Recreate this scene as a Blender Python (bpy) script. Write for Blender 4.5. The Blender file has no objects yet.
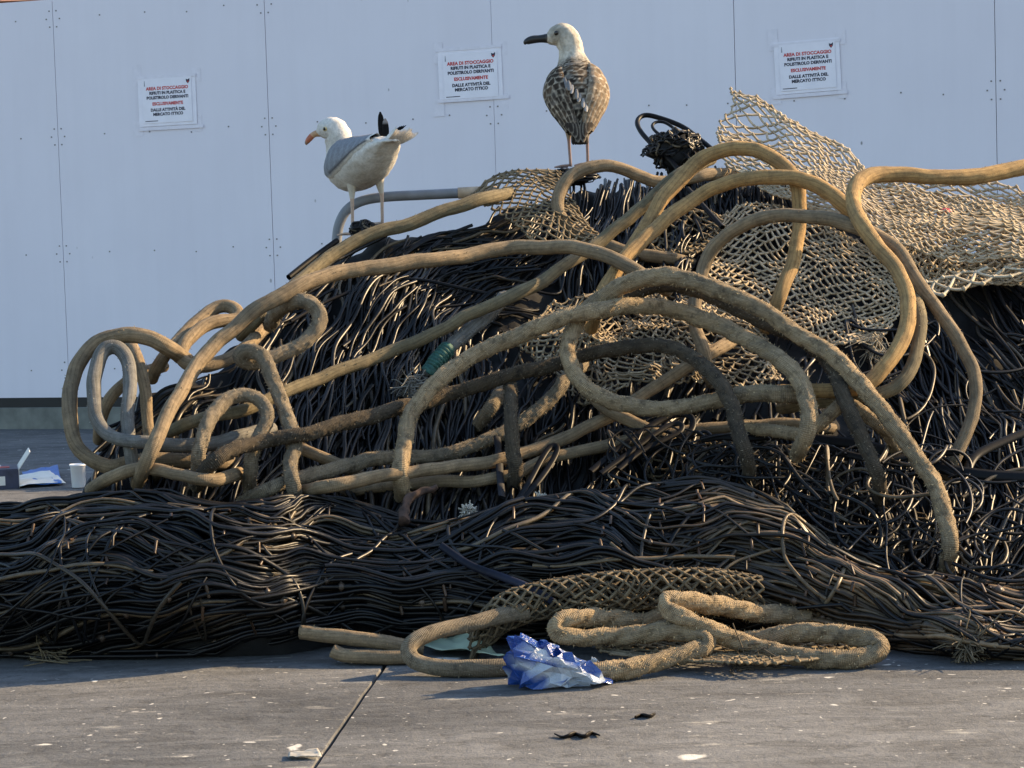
import bpy, math, random
import numpy as np
from mathutils import Vector, Matrix

random.seed(7)
rng = np.random.default_rng(7)
scene = bpy.context.scene
COL = scene.collection

# ------------------------------------------------------------------ camera
F = 2200.0
PITCH = math.atan(144 / F)
ROLL = 0.031
CAM = np.array([0.0, 0.0, 1.0])
FWD = np.array([0, math.cos(PITCH), -math.sin(PITCH)])
_u0 = np.array([0, math.sin(PITCH), math.cos(PITCH)])
_r0 = np.array([1.0, 0, 0])
RIGHT = math.cos(ROLL) * _r0 - math.sin(ROLL) * _u0
UP = math.cos(ROLL) * _u0 + math.sin(ROLL) * _r0
cam_data = bpy.data.cameras.new('camera')
cam_data.sensor_width = 36.0
cam_data.lens = 36.0 * F / 1024.0
cam_data.clip_start = 0.1
cam_data.clip_end = 2000
cam = bpy.data.objects.new('camera', cam_data)
COL.objects.link(cam)
cam.matrix_world = Matrix((
    (RIGHT[0], UP[0], -FWD[0], CAM[0]),
    (RIGHT[1], UP[1], -FWD[1], CAM[1]),
    (RIGHT[2], UP[2], -FWD[2], CAM[2]),
    (0, 0, 0, 1)))
scene.camera = cam

# ------------------------------------------------------------------ light
SUN = Vector((1.75, 0.70, 1.0)).normalized()
elev = math.asin(SUN.z)
azim = math.atan2(SUN.x, SUN.y)
world = bpy.data.worlds.new('World')
scene.world = world
world.use_nodes = True
wn = world.node_tree
wn.nodes.clear()
sky = wn.nodes.new('ShaderNodeTexSky')
sky.sky_type = 'NISHITA'
sky.sun_disc = False
sky.sun_elevation = elev
sky.sun_rotation = azim
sky.altitude = 0
sky.air_density = 1.3
sky.dust_density = 1.2
sky.ozone_density = 2.0
bg = wn.nodes.new('ShaderNodeBackground')
bg.inputs['Strength'].default_value = 0.13
wo = wn.nodes.new('ShaderNodeOutputWorld')
wn.links.new(sky.outputs[0], bg.inputs[0])
wn.links.new(bg.outputs[0], wo.inputs[0])
sun_data = bpy.data.lights.new('sun', 'SUN')
sun_data.energy = 5.0
sun_data.angle = math.radians(0.53)
sun_data.color = (1.0, 0.72, 0.40)
sun_obj = bpy.data.objects.new('sun', sun_data)
COL.objects.link(sun_obj)
sun_obj.rotation_euler = SUN.to_track_quat('Z', 'Y').to_euler()
sun_obj.location = (20, 12, 20)

vs = scene.view_settings
vs.view_transform = 'Standard'
vs.look = 'None'
vs.exposure = 1.25
vs.gamma = 1.0
vs.use_curve_mapping = False

# ------------------------------------------------------------------ projection helpers
def ray(x, y):
    x = np.asarray(x, float); y = np.asarray(y, float)
    return (FWD + ((x - 512) / F)[..., None] * RIGHT - ((y - 384) / F)[..., None] * UP)

def at_depth(x, y, d):
    return CAM + ray(x, y) * np.asarray(d, float)[..., None]

SLOPE = 1.6
def slope_depth(x, y):
    """depth at which a sight line meets the front slope of the heap, Y = 5.8 + 1.6 (z - 0.33)"""
    d = ray(x, y)
    return (5.95 - SLOPE * 0.33 + SLOPE * CAM[2]) / (d[..., 1] - SLOPE * d[..., 2])

def ground_pt(x, y, z=0.0):
    d = ray(x, y)
    t = (z - CAM[2]) / d[..., 2]
    return CAM + d * t[..., None]

WALL_Y0, WALL_M = 11.75, -0.33
WALL_LEN = math.hypot(1, WALL_M)
def wall_uv(x, y):
    d = ray(x, y)
    t = WALL_Y0 / (d[1] - WALL_M * d[0])
    q = CAM + d * t
    return q[0] * WALL_LEN, q[2]
WALL_DIR = np.array([1 / WALL_LEN, WALL_M / WALL_LEN, 0])
WALL_N = np.array([WALL_M / WALL_LEN, -1 / WALL_LEN, 0])      # towards the camera side
def wall_pt(u, z, out=0.0):
    return np.array([0, WALL_Y0, 0]) + WALL_DIR * u + np.array([0, 0, z]) + WALL_N * out

# ------------------------------------------------------------------ noise
def _hash(ix, iy, iz, seed):
    h = (ix.astype(np.int64) * 374761393 + iy.astype(np.int64) * 668265263 + iz.astype(np.int64) * 2147483647 + seed * 1274126177) & 0xffffffff
    h = ((h ^ (h >> 13)) * 1274126177) & 0xffffffff
    h = ((h ^ (h >> 16)) * 2246822519) & 0xffffffff
    return ((h ^ (h >> 15)) & 0xffffff) / float(0xffffff)

def vnoise(p, seed=0):
    p = np.asarray(p, float)
    i = np.floor(p).astype(np.int64)
    f = p - i
    f = f * f * (3 - 2 * f)
    r = 0
    for dx in (0, 1):
        for dy in (0, 1):
            for dz in (0, 1):
                w = (f[..., 0] if dx else 1 - f[..., 0]) * (f[..., 1] if dy else 1 - f[..., 1]) * (f[..., 2] if dz else 1 - f[..., 2])
                r = r + w * _hash(i[..., 0] + dx, i[..., 1] + dy, i[..., 2] + dz, seed)
    return r * 2 - 1

def fbm(p, seed=0, oct=3):
    p = np.asarray(p, float)
    r, a = 0, 1.0
    for k in range(oct):
        r = r + a * vnoise(p * 2 ** k, seed + k * 17)
        a *= 0.5
    return r

def n1(x, y=0.0, seed=0):
    x = np.asarray(x, float)
    return vnoise(np.stack([x, np.broadcast_to(np.asarray(y, float), x.shape), np.zeros_like(x)], -1), seed)

# ------------------------------------------------------------------ mesh helpers
def build_mesh(name, V, faces, mat, uv=None, col=None, smooth=True):
    """faces: list of (n,k) int arrays"""
    V = np.asarray(V, float)
    me = bpy.data.meshes.new(name)
    faces = [np.asarray(f) for f in faces if len(f)]
    loops = np.concatenate([f.reshape(-1) for f in faces])
    counts = np.concatenate([np.full(len(f), f.shape[1]) for f in faces])
    starts = np.concatenate([[0], np.cumsum(counts)[:-1]])
    me.vertices.add(len(V)); me.vertices.foreach_set('co', V.reshape(-1))
    me.loops.add(len(loops)); me.loops.foreach_set('vertex_index', loops.astype(np.int32))
    me.polygons.add(len(counts)); me.polygons.foreach_set('loop_start', starts.astype(np.int32))
    me.polygons.foreach_set('loop_total', counts.astype(np.int32))
    me.polygons.foreach_set('use_smooth', np.full(len(counts), smooth))
    if uv is not None:
        l = me.uv_layers.new(name='UVMap')
        l.data.foreach_set('uv', np.asarray(uv, float).reshape(-1))
    if col is not None:
        c = np.asarray(col, float)
        if c.shape[1] == 3:
            c = np.concatenate([c, np.ones((len(c), 1))], 1)
        at = me.color_attributes.new('Col', 'FLOAT_COLOR', 'POINT')
        at.data.foreach_set('color', c.reshape(-1))
    me.update(calc_edges=True)
    me.validate()
    if mat:
        me.materials.append(mat)
    return me

def link(name, me, parent=None, label=None, cat=None, group=None, kind=None, recentre=True):
    """link a mesh whose vertices are in world space (or the parent's space); a top-level object gets its origin at its base"""
    o = bpy.data.objects.new(name, me)
    COL.objects.link(o)
    if parent is not None:
        o.parent = parent
    elif recentre and me is not None:
        n = len(me.vertices)
        co = np.empty(n * 3); me.vertices.foreach_get('co', co); co = co.reshape(-1, 3)
        c = np.array([co[:, 0].mean(), co[:, 1].mean(), co[:, 2].min()])
        me.vertices.foreach_set('co', (co - c).reshape(-1)); me.update()
        o.location = c
    tag(o, label, cat, group, kind)
    return o

def tag(o, label=None, cat=None, group=None, kind=None):
    if label: o['label'] = label
    if cat: o['category'] = cat
    if group: o['group'] = group
    if kind: o['kind'] = kind

def empty(name, loc, label, cat, group=None, rotz=0.0):
    o = bpy.data.objects.new(name, None)
    o.empty_display_size = 0.1
    COL.objects.link(o)
    o.location = loc
    o.rotation_euler = (0, 0, rotz)
    tag(o, label, cat, group)
    return o

def child(name, V, faces, mat, parent, local=False, **kw):
    """a part: V in world space is moved into the parent's space (parents are only translated / turned about z)"""
    V = np.asarray(V, float)
    meta = {k: kw.pop(k) for k in ('label', 'kind') if k in kw}
    if not local:
        lx, ly, lz = parent_world(parent)
        V = V - np.array([lx, ly, lz])
    me = build_mesh(name, V, faces, mat, **kw)
    o = bpy.data.objects.new(name, me)
    COL.objects.link(o)
    o.parent = parent
    tag(o, meta.get('label'), None, None, meta.get('kind'))
    return o

def parent_world(p):
    l = np.zeros(3)
    while p is not None:
        l = l + np.array(p.location)
        p = p.parent
    return l

def catmull(P, step):
    """Catmull-Rom through rows of P (first two columns give the arc length), resampled about every `step`"""
    P = np.asarray(P, float)
    P = np.vstack([2 * P[0] - P[1], P, 2 * P[-1] - P[-2]])
    out = []
    for i in range(1, len(P) - 2):
        p0, p1, p2, p3 = P[i - 1], P[i], P[i + 1], P[i + 2]
        t = np.linspace(0, 1, 24, endpoint=False)[:, None]
        out.append(0.5 * (2 * p1 + (p2 - p0) * t + (2 * p0 - 5 * p1 + 4 * p2 - p3) * t ** 2 + (3 * p1 - p0 - 3 * p2 + p3) * t ** 3))
    out.append(P[-2][None])
    C = np.vstack(out)
    s = np.concatenate([[0], np.cumsum(np.linalg.norm(np.diff(C, axis=0), axis=1))])
    n = max(3, int(s[-1] / step) + 1)
    si = np.linspace(0, s[-1], n)
    return np.stack([np.interp(si, s, C[:, k]) for k in range(C.shape[1])], 1)

def gsmooth(a, sig):
    if sig < 0.3: return a
    n = int(sig * 3) + 1
    k = np.exp(-0.5 * (np.arange(-n, n + 1) / sig) ** 2); k /= k.sum()
    if a.ndim == 1:
        return np.convolve(np.pad(a, n, mode='edge'), k, mode='valid')
    return np.stack([gsmooth(a[:, i], sig) for i in range(a.shape[1])], 1)

def tube(P, R, n=8, relief=None, cap=True):
    """swept tube with parallel-transported frames; relief(theta, s, pts) -> radius factor"""
    P = np.asarray(P, float); N = len(P)
    R = np.broadcast_to(np.asarray(R, float), (N,))
    T = np.gradient(P, axis=0); T /= np.linalg.norm(T, axis=1)[:, None] + 1e-12
    A = np.empty((N, 3))
    a = np.cross(T[0], [0.3, 0.9, 0.2]); A[0] = a / np.linalg.norm(a)
    for i in range(1, N):
        a = A[i - 1] - T[i] * A[i - 1].dot(T[i])
        A[i] = a / (np.linalg.norm(a) + 1e-12)
    B = np.cross(T, A)
    th = np.arange(n) * 2 * np.pi / n
    s = np.concatenate([[0], np.cumsum(np.linalg.norm(np.diff(P, axis=0), axis=1))])
    D = A[:, None] * np.cos(th)[None, :, None] + B[:, None] * np.sin(th)[None, :, None]
    rr = np.broadcast_to(R[:, None], (N, n)).copy()
    if relief is not None:
        rr = rr * relief(th[None, :], s[:, None], P[:, None] + D * R[:, None, None])
    V = (P[:, None] + D * rr[..., None]).reshape(-1, 3)
    i = np.arange(N - 1)[:, None]; k = np.arange(n)[None]
    k2 = (k + 1) % n
    Q = np.stack([i * n + k, i * n + k2, (i + 1) * n + k2, (i + 1) * n + k], -1).reshape(-1, 4)
    u0 = np.broadcast_to(k / n, (N - 1, n)); u1 = np.broadcast_to((k + 1) / n, (N - 1, n))
    v0 = np.broadcast_to(s[:-1, None], (N - 1, n)); v1 = np.broadcast_to(s[1:, None], (N - 1, n))
    UV = np.stack([np.stack([u0, v0], -1), np.stack([u1, v0], -1), np.stack([u1, v1], -1), np.stack([u0, v1], -1)], 2).reshape(-1, 2)
    faces = [Q]
    if cap:
        faces.append(np.arange(n)[::-1][None]); faces.append(((N - 1) * n + np.arange(n))[None])
        cu = np.stack([np.zeros(2 * n), np.concatenate([np.zeros(n), np.full(n, s[-1])])], 1)
        UV = np.concatenate([UV, cu])
    return V, faces, UV

class Strands:
    """collects thin cords in one mesh: 4-sided tubes, one colour each"""
    def __init__(self): self.V, self.F, self.C, self.n = [], [], [], 0
    def add(self, P, r, col, sides=4, colb=None, flat=None):
        P = np.asarray(P, float); N = len(P)
        if N < 2: return
        T = np.gradient(P, axis=0); T /= np.linalg.norm(T, axis=1)[:, None] + 1e-12
        ref = np.array([0.28, 0.87, -0.4]) if abs(T[:, 1].mean()) < 0.8 else np.array([0.3, 0.2, 0.93])
        A = np.cross(T, ref); A /= np.linalg.norm(A, axis=1)[:, None] + 1e-9
        B = np.cross(T, A)
        r = np.broadcast_to(np.asarray(r, float), (N,))
        th = np.arange(sides) * 2 * np.pi / sides + 0.4
        ka, kb = (1, 1) if flat is None else flat
        D = A[:, None] * (np.cos(th)[None, :, None] * ka) + B[:, None] * (np.sin(th)[None, :, None] * kb)
        V = (P[:, None] + D * r[:, None, None]).reshape(-1, 3)
        i = np.arange(N - 1)[:, None]; k = np.arange(sides)[None]; k2 = (k + 1) % sides
        Q = np.stack([i * sides + k, i * sides + k2, (i + 1) * sides + k2, (i + 1) * sides + k], -1).reshape(-1, 4)
        col = np.asarray(col, float)
        if col.ndim == 1: col = np.broadcast_to(col, (N, 3))
        self.V.append(V); self.F.append(Q + self.n); self.C.append(np.repeat(col, sides, 0)); self.n += len(V)
    def knot(self, p, r, col):
        o = np.array([[1, 0, 0], [-1, 0, 0], [0, 1, 0], [0, -1, 0], [0, 0, 1], [0, 0, -1]], float) * r * (0.8 + 0.4 * rng.random((6, 1)))
        f = np.array([[0, 2, 4, 4], [2, 1, 4, 4], [1, 3, 4, 4], [3, 0, 4, 4], [2, 0, 5, 5], [1, 2, 5, 5], [3, 1, 5, 5], [0, 3, 5, 5]])
        self.V.append(p + o); self.K = getattr(self, 'K', []); self.K.append(f[:, :3] + self.n)
        self.C.append(np.broadcast_to(np.asarray(col, float), (6, 3))); self.n += 6
    def data(self):
        fs = [np.concatenate(self.F)] if self.F else []
        if getattr(self, 'K', None): fs.append(np.concatenate(self.K))
        return np.concatenate(self.V), fs, np.concatenate(self.C)
    def make(self, name, mat, parent=None, **kw):
        V, fs, C = self.data()
        if parent is not None:
            return child(name, V, fs, mat, parent, col=C, **kw)
        return link(name, build_mesh(name, V, fs, mat, col=C), **kw)

def box_geo(c, h, R=None):
    """box with centre c, half sizes h, optional 3x3 axes"""
    c = np.asarray(c, float); h = np.asarray(h, float)
    s = np.array([[-1, -1, -1], [1, -1, -1], [1, 1, -1], [-1, 1, -1], [-1, -1, 1], [1, -1, 1], [1, 1, 1], [-1, 1, 1]], float) * h
    if R is not None: s = s @ np.asarray(R, float)
    f = np.array([[0, 3, 2, 1], [4, 5, 6, 7], [0, 1, 5, 4], [1, 2, 6, 5], [2, 3, 7, 6], [3, 0, 4, 7]])
    return s + c, f

def join(parts):
    V, Fs, n = [], [], 0
    for v, f in parts:
        V.append(v); Fs.append(np.asarray(f) + n); n += len(v)
    return np.concatenate(V), Fs

def grid_faces(nu, nv, wrap_v=False):
    i = np.arange(nu - 1)[:, None]; k = np.arange(nv if wrap_v else nv - 1)[None]
    k2 = (k + 1) % nv
    return np.stack([i * nv + k, i * nv + k2, (i + 1) * nv + k2, (i + 1) * nv + k], -1).reshape(-1, 4)

# ------------------------------------------------------------------ materials
def new_mat(name):
    m = bpy.data.materials.new(name); m.use_nodes = True
    nt = m.node_tree; nt.nodes.clear()
    b = nt.nodes.new('ShaderNodeBsdfPrincipled'); o = nt.nodes.new('ShaderNodeOutputMaterial')
    nt.links.new(b.outputs[0], o.inputs[0])
    return m, nt, b

def N(nt, t, **kw):
    n = nt.nodes.new(t)
    for k, v in kw.items():
        if k in n.inputs: n.inputs[k].default_value = v
        else: setattr(n, k, v)
    return n

def ramp(nt, src, stops):
    r = nt.nodes.new('ShaderNodeValToRGB')
    e = r.color_ramp.elements
    while len(e) < len(stops): e.new(0.5)
    for el, (p, c) in zip(e, stops):
        el.position = p; el.color = (*c, 1) if len(c) == 3 else c
    nt.links.new(src, r.inputs[0])
    return r

def mixc(nt, fac, a, b, mode='MIX'):
    m = nt.nodes.new('ShaderNodeMix'); m.data_type = 'RGBA'; m.blend_type = mode
    for sock, v in ((m.inputs['Factor'], fac), (m.inputs['A'], a), (m.inputs['B'], b)):
        if hasattr(v, 'is_output') or isinstance(v, bpy.types.NodeSocket): nt.links.new(v, sock)
        elif isinstance(v, (int, float)): sock.default_value = v
        else: sock.default_value = (*v, 1)
    # the colour sockets share names with the float ones: pick the RGBA pair
    return m

def mix_rgb(nt, fac, a, b, mode='MIX'):
    m = nt.nodes.new('ShaderNodeMixRGB'); m.blend_type = mode
    for sock, v in ((m.inputs[0], fac), (m.inputs[1], a), (m.inputs[2], b)):
        if isinstance(v, bpy.types.NodeSocket): nt.links.new(v, sock)
        elif isinstance(v, (int, float)): sock.default_value = v
        else: sock.default_value = (*v, 1)
    return m.outputs[0]

def math_n(nt, op, a, b=0.0):
    m = nt.nodes.new('ShaderNodeMath'); m.operation = op
    for sock, v in ((m.inputs[0], a), (m.inputs[1], b)):
        if isinstance(v, bpy.types.NodeSocket): nt.links.new(v, sock)
        else: sock.default_value = v
    return m.outputs[0]

def noise_n(nt, vec, scale, detail=4.0, rough=0.55, dist=0.0):
    n = nt.nodes.new('ShaderNodeTexNoise')
    n.inputs['Scale'].default_value = scale; n.inputs['Detail'].default_value = detail
    n.inputs['Roughness'].default_value = rough; n.inputs['Distortion'].default_value = dist
    if vec is not None: nt.links.new(vec, n.inputs['Vector'])
    return n.outputs['Fac']

def bump(nt, b, height, strength, dist, prev=None):
    n = nt.nodes.new('ShaderNodeBump'); n.inputs['Strength'].default_value = strength; n.inputs['Distance'].default_value = dist
    nt.links.new(height, n.inputs['Height'])
    if prev is not None: nt.links.new(prev, n.inputs['Normal'])
    nt.links.new(n.outputs[0], b.inputs['Normal'])
    return n.outputs[0]

def mapping(nt, src, scale=(1, 1, 1), rot=(0, 0, 0)):
    n = nt.nodes.new('ShaderNodeMapping'); n.inputs['Scale'].default_value = scale; n.inputs['Rotation'].default_value = rot
    nt.links.new(src, n.inputs['Vector'])
    return n.outputs[0]

def plain(name, colour, rough=0.7, var=0.15, scale=30, bumps=0.0, metal=0.0, spec=0.5):
    m, nt, b = new_mat(name)
    tc = N(nt, 'ShaderNodeTexCoord')
    n = noise_n(nt, tc.outputs['Object'], scale)
    c = np.array(colour)
    r = ramp(nt, n, [(0.3, tuple(c * (1 - var))), (0.7, tuple(np.minimum(c * (1 + var), 1)))])
    nt.links.new(r.outputs[0], b.inputs['Base Color'])
    b.inputs['Roughness'].default_value = rough; b.inputs['Metallic'].default_value = metal
    b.inputs['Specular IOR Level'].default_value = spec
    if bumps: bump(nt, b, n, bumps, 0.004)
    return m

def rope_mat(name, light, dark, stain, fine=1.0, fuzz=0.5, rough=0.85):
    """weathered fibre rope: helical fibre grain along the UV, salt and dirt patches in object space"""
    m, nt, b = new_mat(name)
    tc = N(nt, 'ShaderNodeTexCoord')
    uv = tc.outputs['UV']
    sep = N(nt, 'ShaderNodeSeparateXYZ'); nt.links.new(uv, sep.inputs[0])
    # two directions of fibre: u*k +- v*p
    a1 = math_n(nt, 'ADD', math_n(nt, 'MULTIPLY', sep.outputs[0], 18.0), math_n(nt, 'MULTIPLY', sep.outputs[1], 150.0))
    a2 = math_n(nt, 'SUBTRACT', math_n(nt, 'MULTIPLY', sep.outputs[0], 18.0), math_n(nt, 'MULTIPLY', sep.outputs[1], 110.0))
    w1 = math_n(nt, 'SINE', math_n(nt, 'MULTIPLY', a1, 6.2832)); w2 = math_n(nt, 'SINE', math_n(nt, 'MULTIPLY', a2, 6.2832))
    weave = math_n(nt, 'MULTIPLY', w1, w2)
    obj = tc.outputs['Object']
    big = noise_n(nt, obj, 5.0, 5.0, 0.6)
    mid = noise_n(nt, obj, 38.0, 5.0, 0.65)
    tiny = noise_n(nt, obj, 330.0, 4.0, 0.7)
    comb = nt.nodes.new('ShaderNodeCombineXYZ')
    nt.links.new(math_n(nt, 'ADD', math_n(nt, 'MULTIPLY', sep.outputs[0], 9.0), math_n(nt, 'MULTIPLY', sep.outputs[1], 7.0)), comb.inputs[0]); nt.links.new(math_n(nt, 'MULTIPLY', sep.outputs[1], 3.0), comb.inputs[1])
    fib = noise_n(nt, comb.outputs[0], 3.0, 4.0, 0.6)
    rg = fuzz > 1
    base = ramp(nt, mid, [(0.30 if rg else 0.28, dark), (0.50 if rg else 0.55, light), (0.8, tuple(min(1, v * 1.18) for v in light))]).outputs[0]
    st = ramp(nt, big, [(0.42, (0, 0, 0)), (0.68, (1, 1, 1))]).outputs[0]
    c1 = mix_rgb(nt, math_n(nt, 'MULTIPLY', st, 0.62), base, stain)
    strand = math_n(nt, 'SINE', math_n(nt, 'ADD', math_n(nt, 'MULTIPLY', sep.outputs[0], 69.115), math_n(nt, 'MULTIPLY', sep.outputs[1], 22.0)))
    c1 = mix_rgb(nt, 0.30 * fine, c1, ramp(nt, math_n(nt, 'ADD', math_n(nt, 'MULTIPLY', strand, 0.5), 0.5), [(0.05, (0.35, 0.32, 0.28)), (0.4, (1, 1, 1))]).outputs[0], 'MULTIPLY')
    c2 = mix_rgb(nt, 0.5, c1, ramp(nt, fib, [(0.3, (0.35, 0.33, 0.3)), (0.7, (1, 1, 1))]).outputs[0], 'MULTIPLY')
    c3 = mix_rgb(nt, 0.4 if rg else 0.35, c2, ramp(nt, tiny, [(0.35, (0.4, 0.38, 0.35)), (0.62, (1, 1, 1))]).outputs[0], 'MULTIPLY')
    c3 = mix_rgb(nt, 0.45 if rg else 0.15, c3, ramp(nt, math_n(nt, 'ADD', math_n(nt, 'MULTIPLY', weave, 0.5), 0.5), [(0.15, (0.32, 0.29, 0.25)), (0.6, (1.1, 1.1, 1.1))]).outputs[0], 'MULTIPLY')  # braid crevices darkened: dirt plus shade painted into the colour
    nt.links.new(c3, b.inputs['Base Color'])
    b.inputs['Roughness'].default_value = rough
    b.inputs['Specular IOR Level'].default_value = 0.25
    hgt = math_n(nt, 'ADD', math_n(nt, 'MULTIPLY', weave, 0.45 if rg else 0.12 * fine), math_n(nt, 'ADD', math_n(nt, 'MULTIPLY', tiny, fuzz), math_n(nt, 'MULTIPLY', fib, 0.5)))
    bump(nt, b, hgt, 0.75, 0.004)
    return m

def attr_mat(name, rough=0.5, spec=0.5, var=0.5, scale=60, bumps=0.3, coat=0.0):
    m, nt, b = new_mat(name)
    at = nt.nodes.new('ShaderNodeAttribute'); at.attribute_name = 'Col'
    tc = N(nt, 'ShaderNodeTexCoord')
    n = noise_n(nt, tc.outputs['Object'], scale, 4.0, 0.6)
    r = ramp(nt, n, [(0.3, (1 - var,) * 3), (0.7, (1 + 0.0,) * 3)]).outputs[0]
    nt.links.new(mix_rgb(nt, 1.0, at.outputs['Color'], r, 'MULTIPLY'), b.inputs['Base Color'])
    b.inputs['Roughness'].default_value = rough; b.inputs['Specular IOR Level'].default_value = spec
    b.inputs['Coat Weight'].default_value = coat
    if bumps: bump(nt, b, n, bumps, 0.003)
    return m

MAT = {}
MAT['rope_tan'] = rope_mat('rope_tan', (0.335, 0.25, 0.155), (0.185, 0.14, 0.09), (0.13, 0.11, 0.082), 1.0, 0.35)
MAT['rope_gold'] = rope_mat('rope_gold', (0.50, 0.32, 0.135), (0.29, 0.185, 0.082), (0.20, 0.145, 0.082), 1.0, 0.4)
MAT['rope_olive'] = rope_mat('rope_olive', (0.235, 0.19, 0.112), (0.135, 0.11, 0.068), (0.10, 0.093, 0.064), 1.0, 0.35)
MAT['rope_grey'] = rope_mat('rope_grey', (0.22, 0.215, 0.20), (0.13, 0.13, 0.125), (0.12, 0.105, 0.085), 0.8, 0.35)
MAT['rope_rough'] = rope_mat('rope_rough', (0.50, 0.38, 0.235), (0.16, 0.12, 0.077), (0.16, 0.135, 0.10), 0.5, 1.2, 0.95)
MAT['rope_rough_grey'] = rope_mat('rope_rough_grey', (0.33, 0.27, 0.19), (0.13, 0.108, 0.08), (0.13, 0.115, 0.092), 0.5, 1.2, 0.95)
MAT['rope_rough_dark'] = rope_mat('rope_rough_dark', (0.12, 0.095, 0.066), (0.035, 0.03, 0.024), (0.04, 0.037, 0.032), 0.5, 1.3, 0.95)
MAT['fibre'] = attr_mat('rope_fibre', 0.9, 0.2, 0.3, 80, 0)
MAT['twine'] = attr_mat('net_twine', 0.40, 0.3, 0.55, 45, 0.25)
MAT['net_cord'] = attr_mat('net_cord', 0.85, 0.25, 0.45, 70, 0.3)
MAT['core'] = plain('net_core', (0.003, 0.003, 0.0035), 0.9, 0.5, 40, 0.6)
MAT['strap'] = attr_mat('plastic_strap', 0.5, 0.14, 0.4, 30, 0.15)
MAT['feather'] = attr_mat('plumage', 0.85, 0.15, 0.32, 110, 0.5)
MAT['horn'] = attr_mat('horn', 0.45, 0.45, 0.25, 120, 0.1)
MAT['steel'] = plain('galvanised_steel', (0.17, 0.18, 0.20), 0.5, 0.2, 14, 0.05, 0.0)
MAT['wood'] = plain('raw_wood', (0.42, 0.33, 0.24), 0.8, 0.25, 25, 0.2)

# ================================================================== THE SETTING
def concrete_mat():
    m, nt, b = new_mat('quay_concrete')
    g = N(nt, 'ShaderNodeNewGeometry'); pos = g.outputs['Position']
    big = noise_n(nt, mapping(nt, pos, (0.5, 1.3, 1)), 1.4, 6, 0.6)
    streak = noise_n(nt, mapping(nt, pos, (1.6, 5.0, 1), (0, 0, 0.12)), 2.4, 8, 0.7, 0.9)
    grit = noise_n(nt, pos, 150.0, 4, 0.75)
    pits = noise_n(nt, pos, 28.0, 5, 0.7)
    c = ramp(nt, big, [(0.3, (0.088, 0.092, 0.098)), (0.7, (0.184, 0.188, 0.192))]).outputs[0]
    c = mix_rgb(nt, 0.85, c, ramp(nt, streak, [(0.33, (0.42, 0.41, 0.40)), (0.6, (1, 1, 1)), (0.78, (1.25, 1.22, 1.15))]).outputs[0], 'MULTIPLY')
    c = mix_rgb(nt, 0.55, c, ramp(nt, grit, [(0.3, (0.5, 0.5, 0.5)), (0.65, (1.12, 1.1, 1.08))]).outputs[0], 'MULTIPLY')
    c = mix_rgb(nt, 0.5, c, ramp(nt, pits, [(0.36, (0.35, 0.34, 0.33)), (0.46, (1, 1, 1))]).outputs[0], 'MULTIPLY')
    # droppings and scraped pale patches
    warp = N(nt, 'ShaderNodeTexNoise'); warp.inputs['Scale'].default_value = 9.0
    nt.links.new(pos, warp.inputs['Vector'])
    wv = nt.nodes.new('ShaderNodeMixRGB'); wv.blend_type = 'ADD'; wv.inputs[0].default_value = 0.14
    nt.links.new(pos, wv.inputs[1]); nt.links.new(warp.outputs['Color'], wv.inputs[2])
    for sc, lo, hi, amt in ((2.6, 0.05, 0.075, 0.9), (6.5, 0.06, 0.09, 0.8), (17.0, 0.075, 0.11, 0.7), (38.0, 0.09, 0.13, 0.5)):
        v = N(nt, 'ShaderNodeTexVoronoi'); v.inputs['Scale'].default_value = sc
        nt.links.new(wv.outputs[0], v.inputs['Vector'])
        spot = ramp(nt, v.outputs['Distance'], [(lo, (1, 1, 1)), (hi, (0, 0, 0))]).outputs[0]
        rnd = N(nt, 'ShaderNodeSeparateColor'); nt.links.new(v.outputs['Color'], rnd.inputs[0])
        keep = math_n(nt, 'GREATER_THAN', rnd.outputs[0], 0.5)
        c = mix_rgb(nt, math_n(nt, 'MULTIPLY', math_n(nt, 'MULTIPLY', spot, keep), amt), c, (0.62, 0.60, 0.55))
    pale = noise_n(nt, mapping(nt, pos, (1.0, 3.5, 1)), 4.2, 5, 0.6)
    c = mix_rgb(nt, math_n(nt, 'MULTIPLY', ramp(nt, pale, [(0.63, (0, 0, 0)), (0.72, (1, 1, 1))]).outputs[0], 0.5), c, (0.46, 0.44, 0.39))
    nt.links.new(c, b.inputs['Base Color'])
    b.inputs['Roughness'].default_value = 0.82
    b.inputs['Specular IOR Level'].default_value = 0.35
    h = math_n(nt, 'ADD', math_n(nt, 'MULTIPLY', streak, 0.8), math_n(nt, 'ADD', math_n(nt, 'MULTIPLY', grit, 0.35), pits))
    bump(nt, b, h, 0.8, 0.007)
    return m
MAT['concrete'] = concrete_mat()

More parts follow.
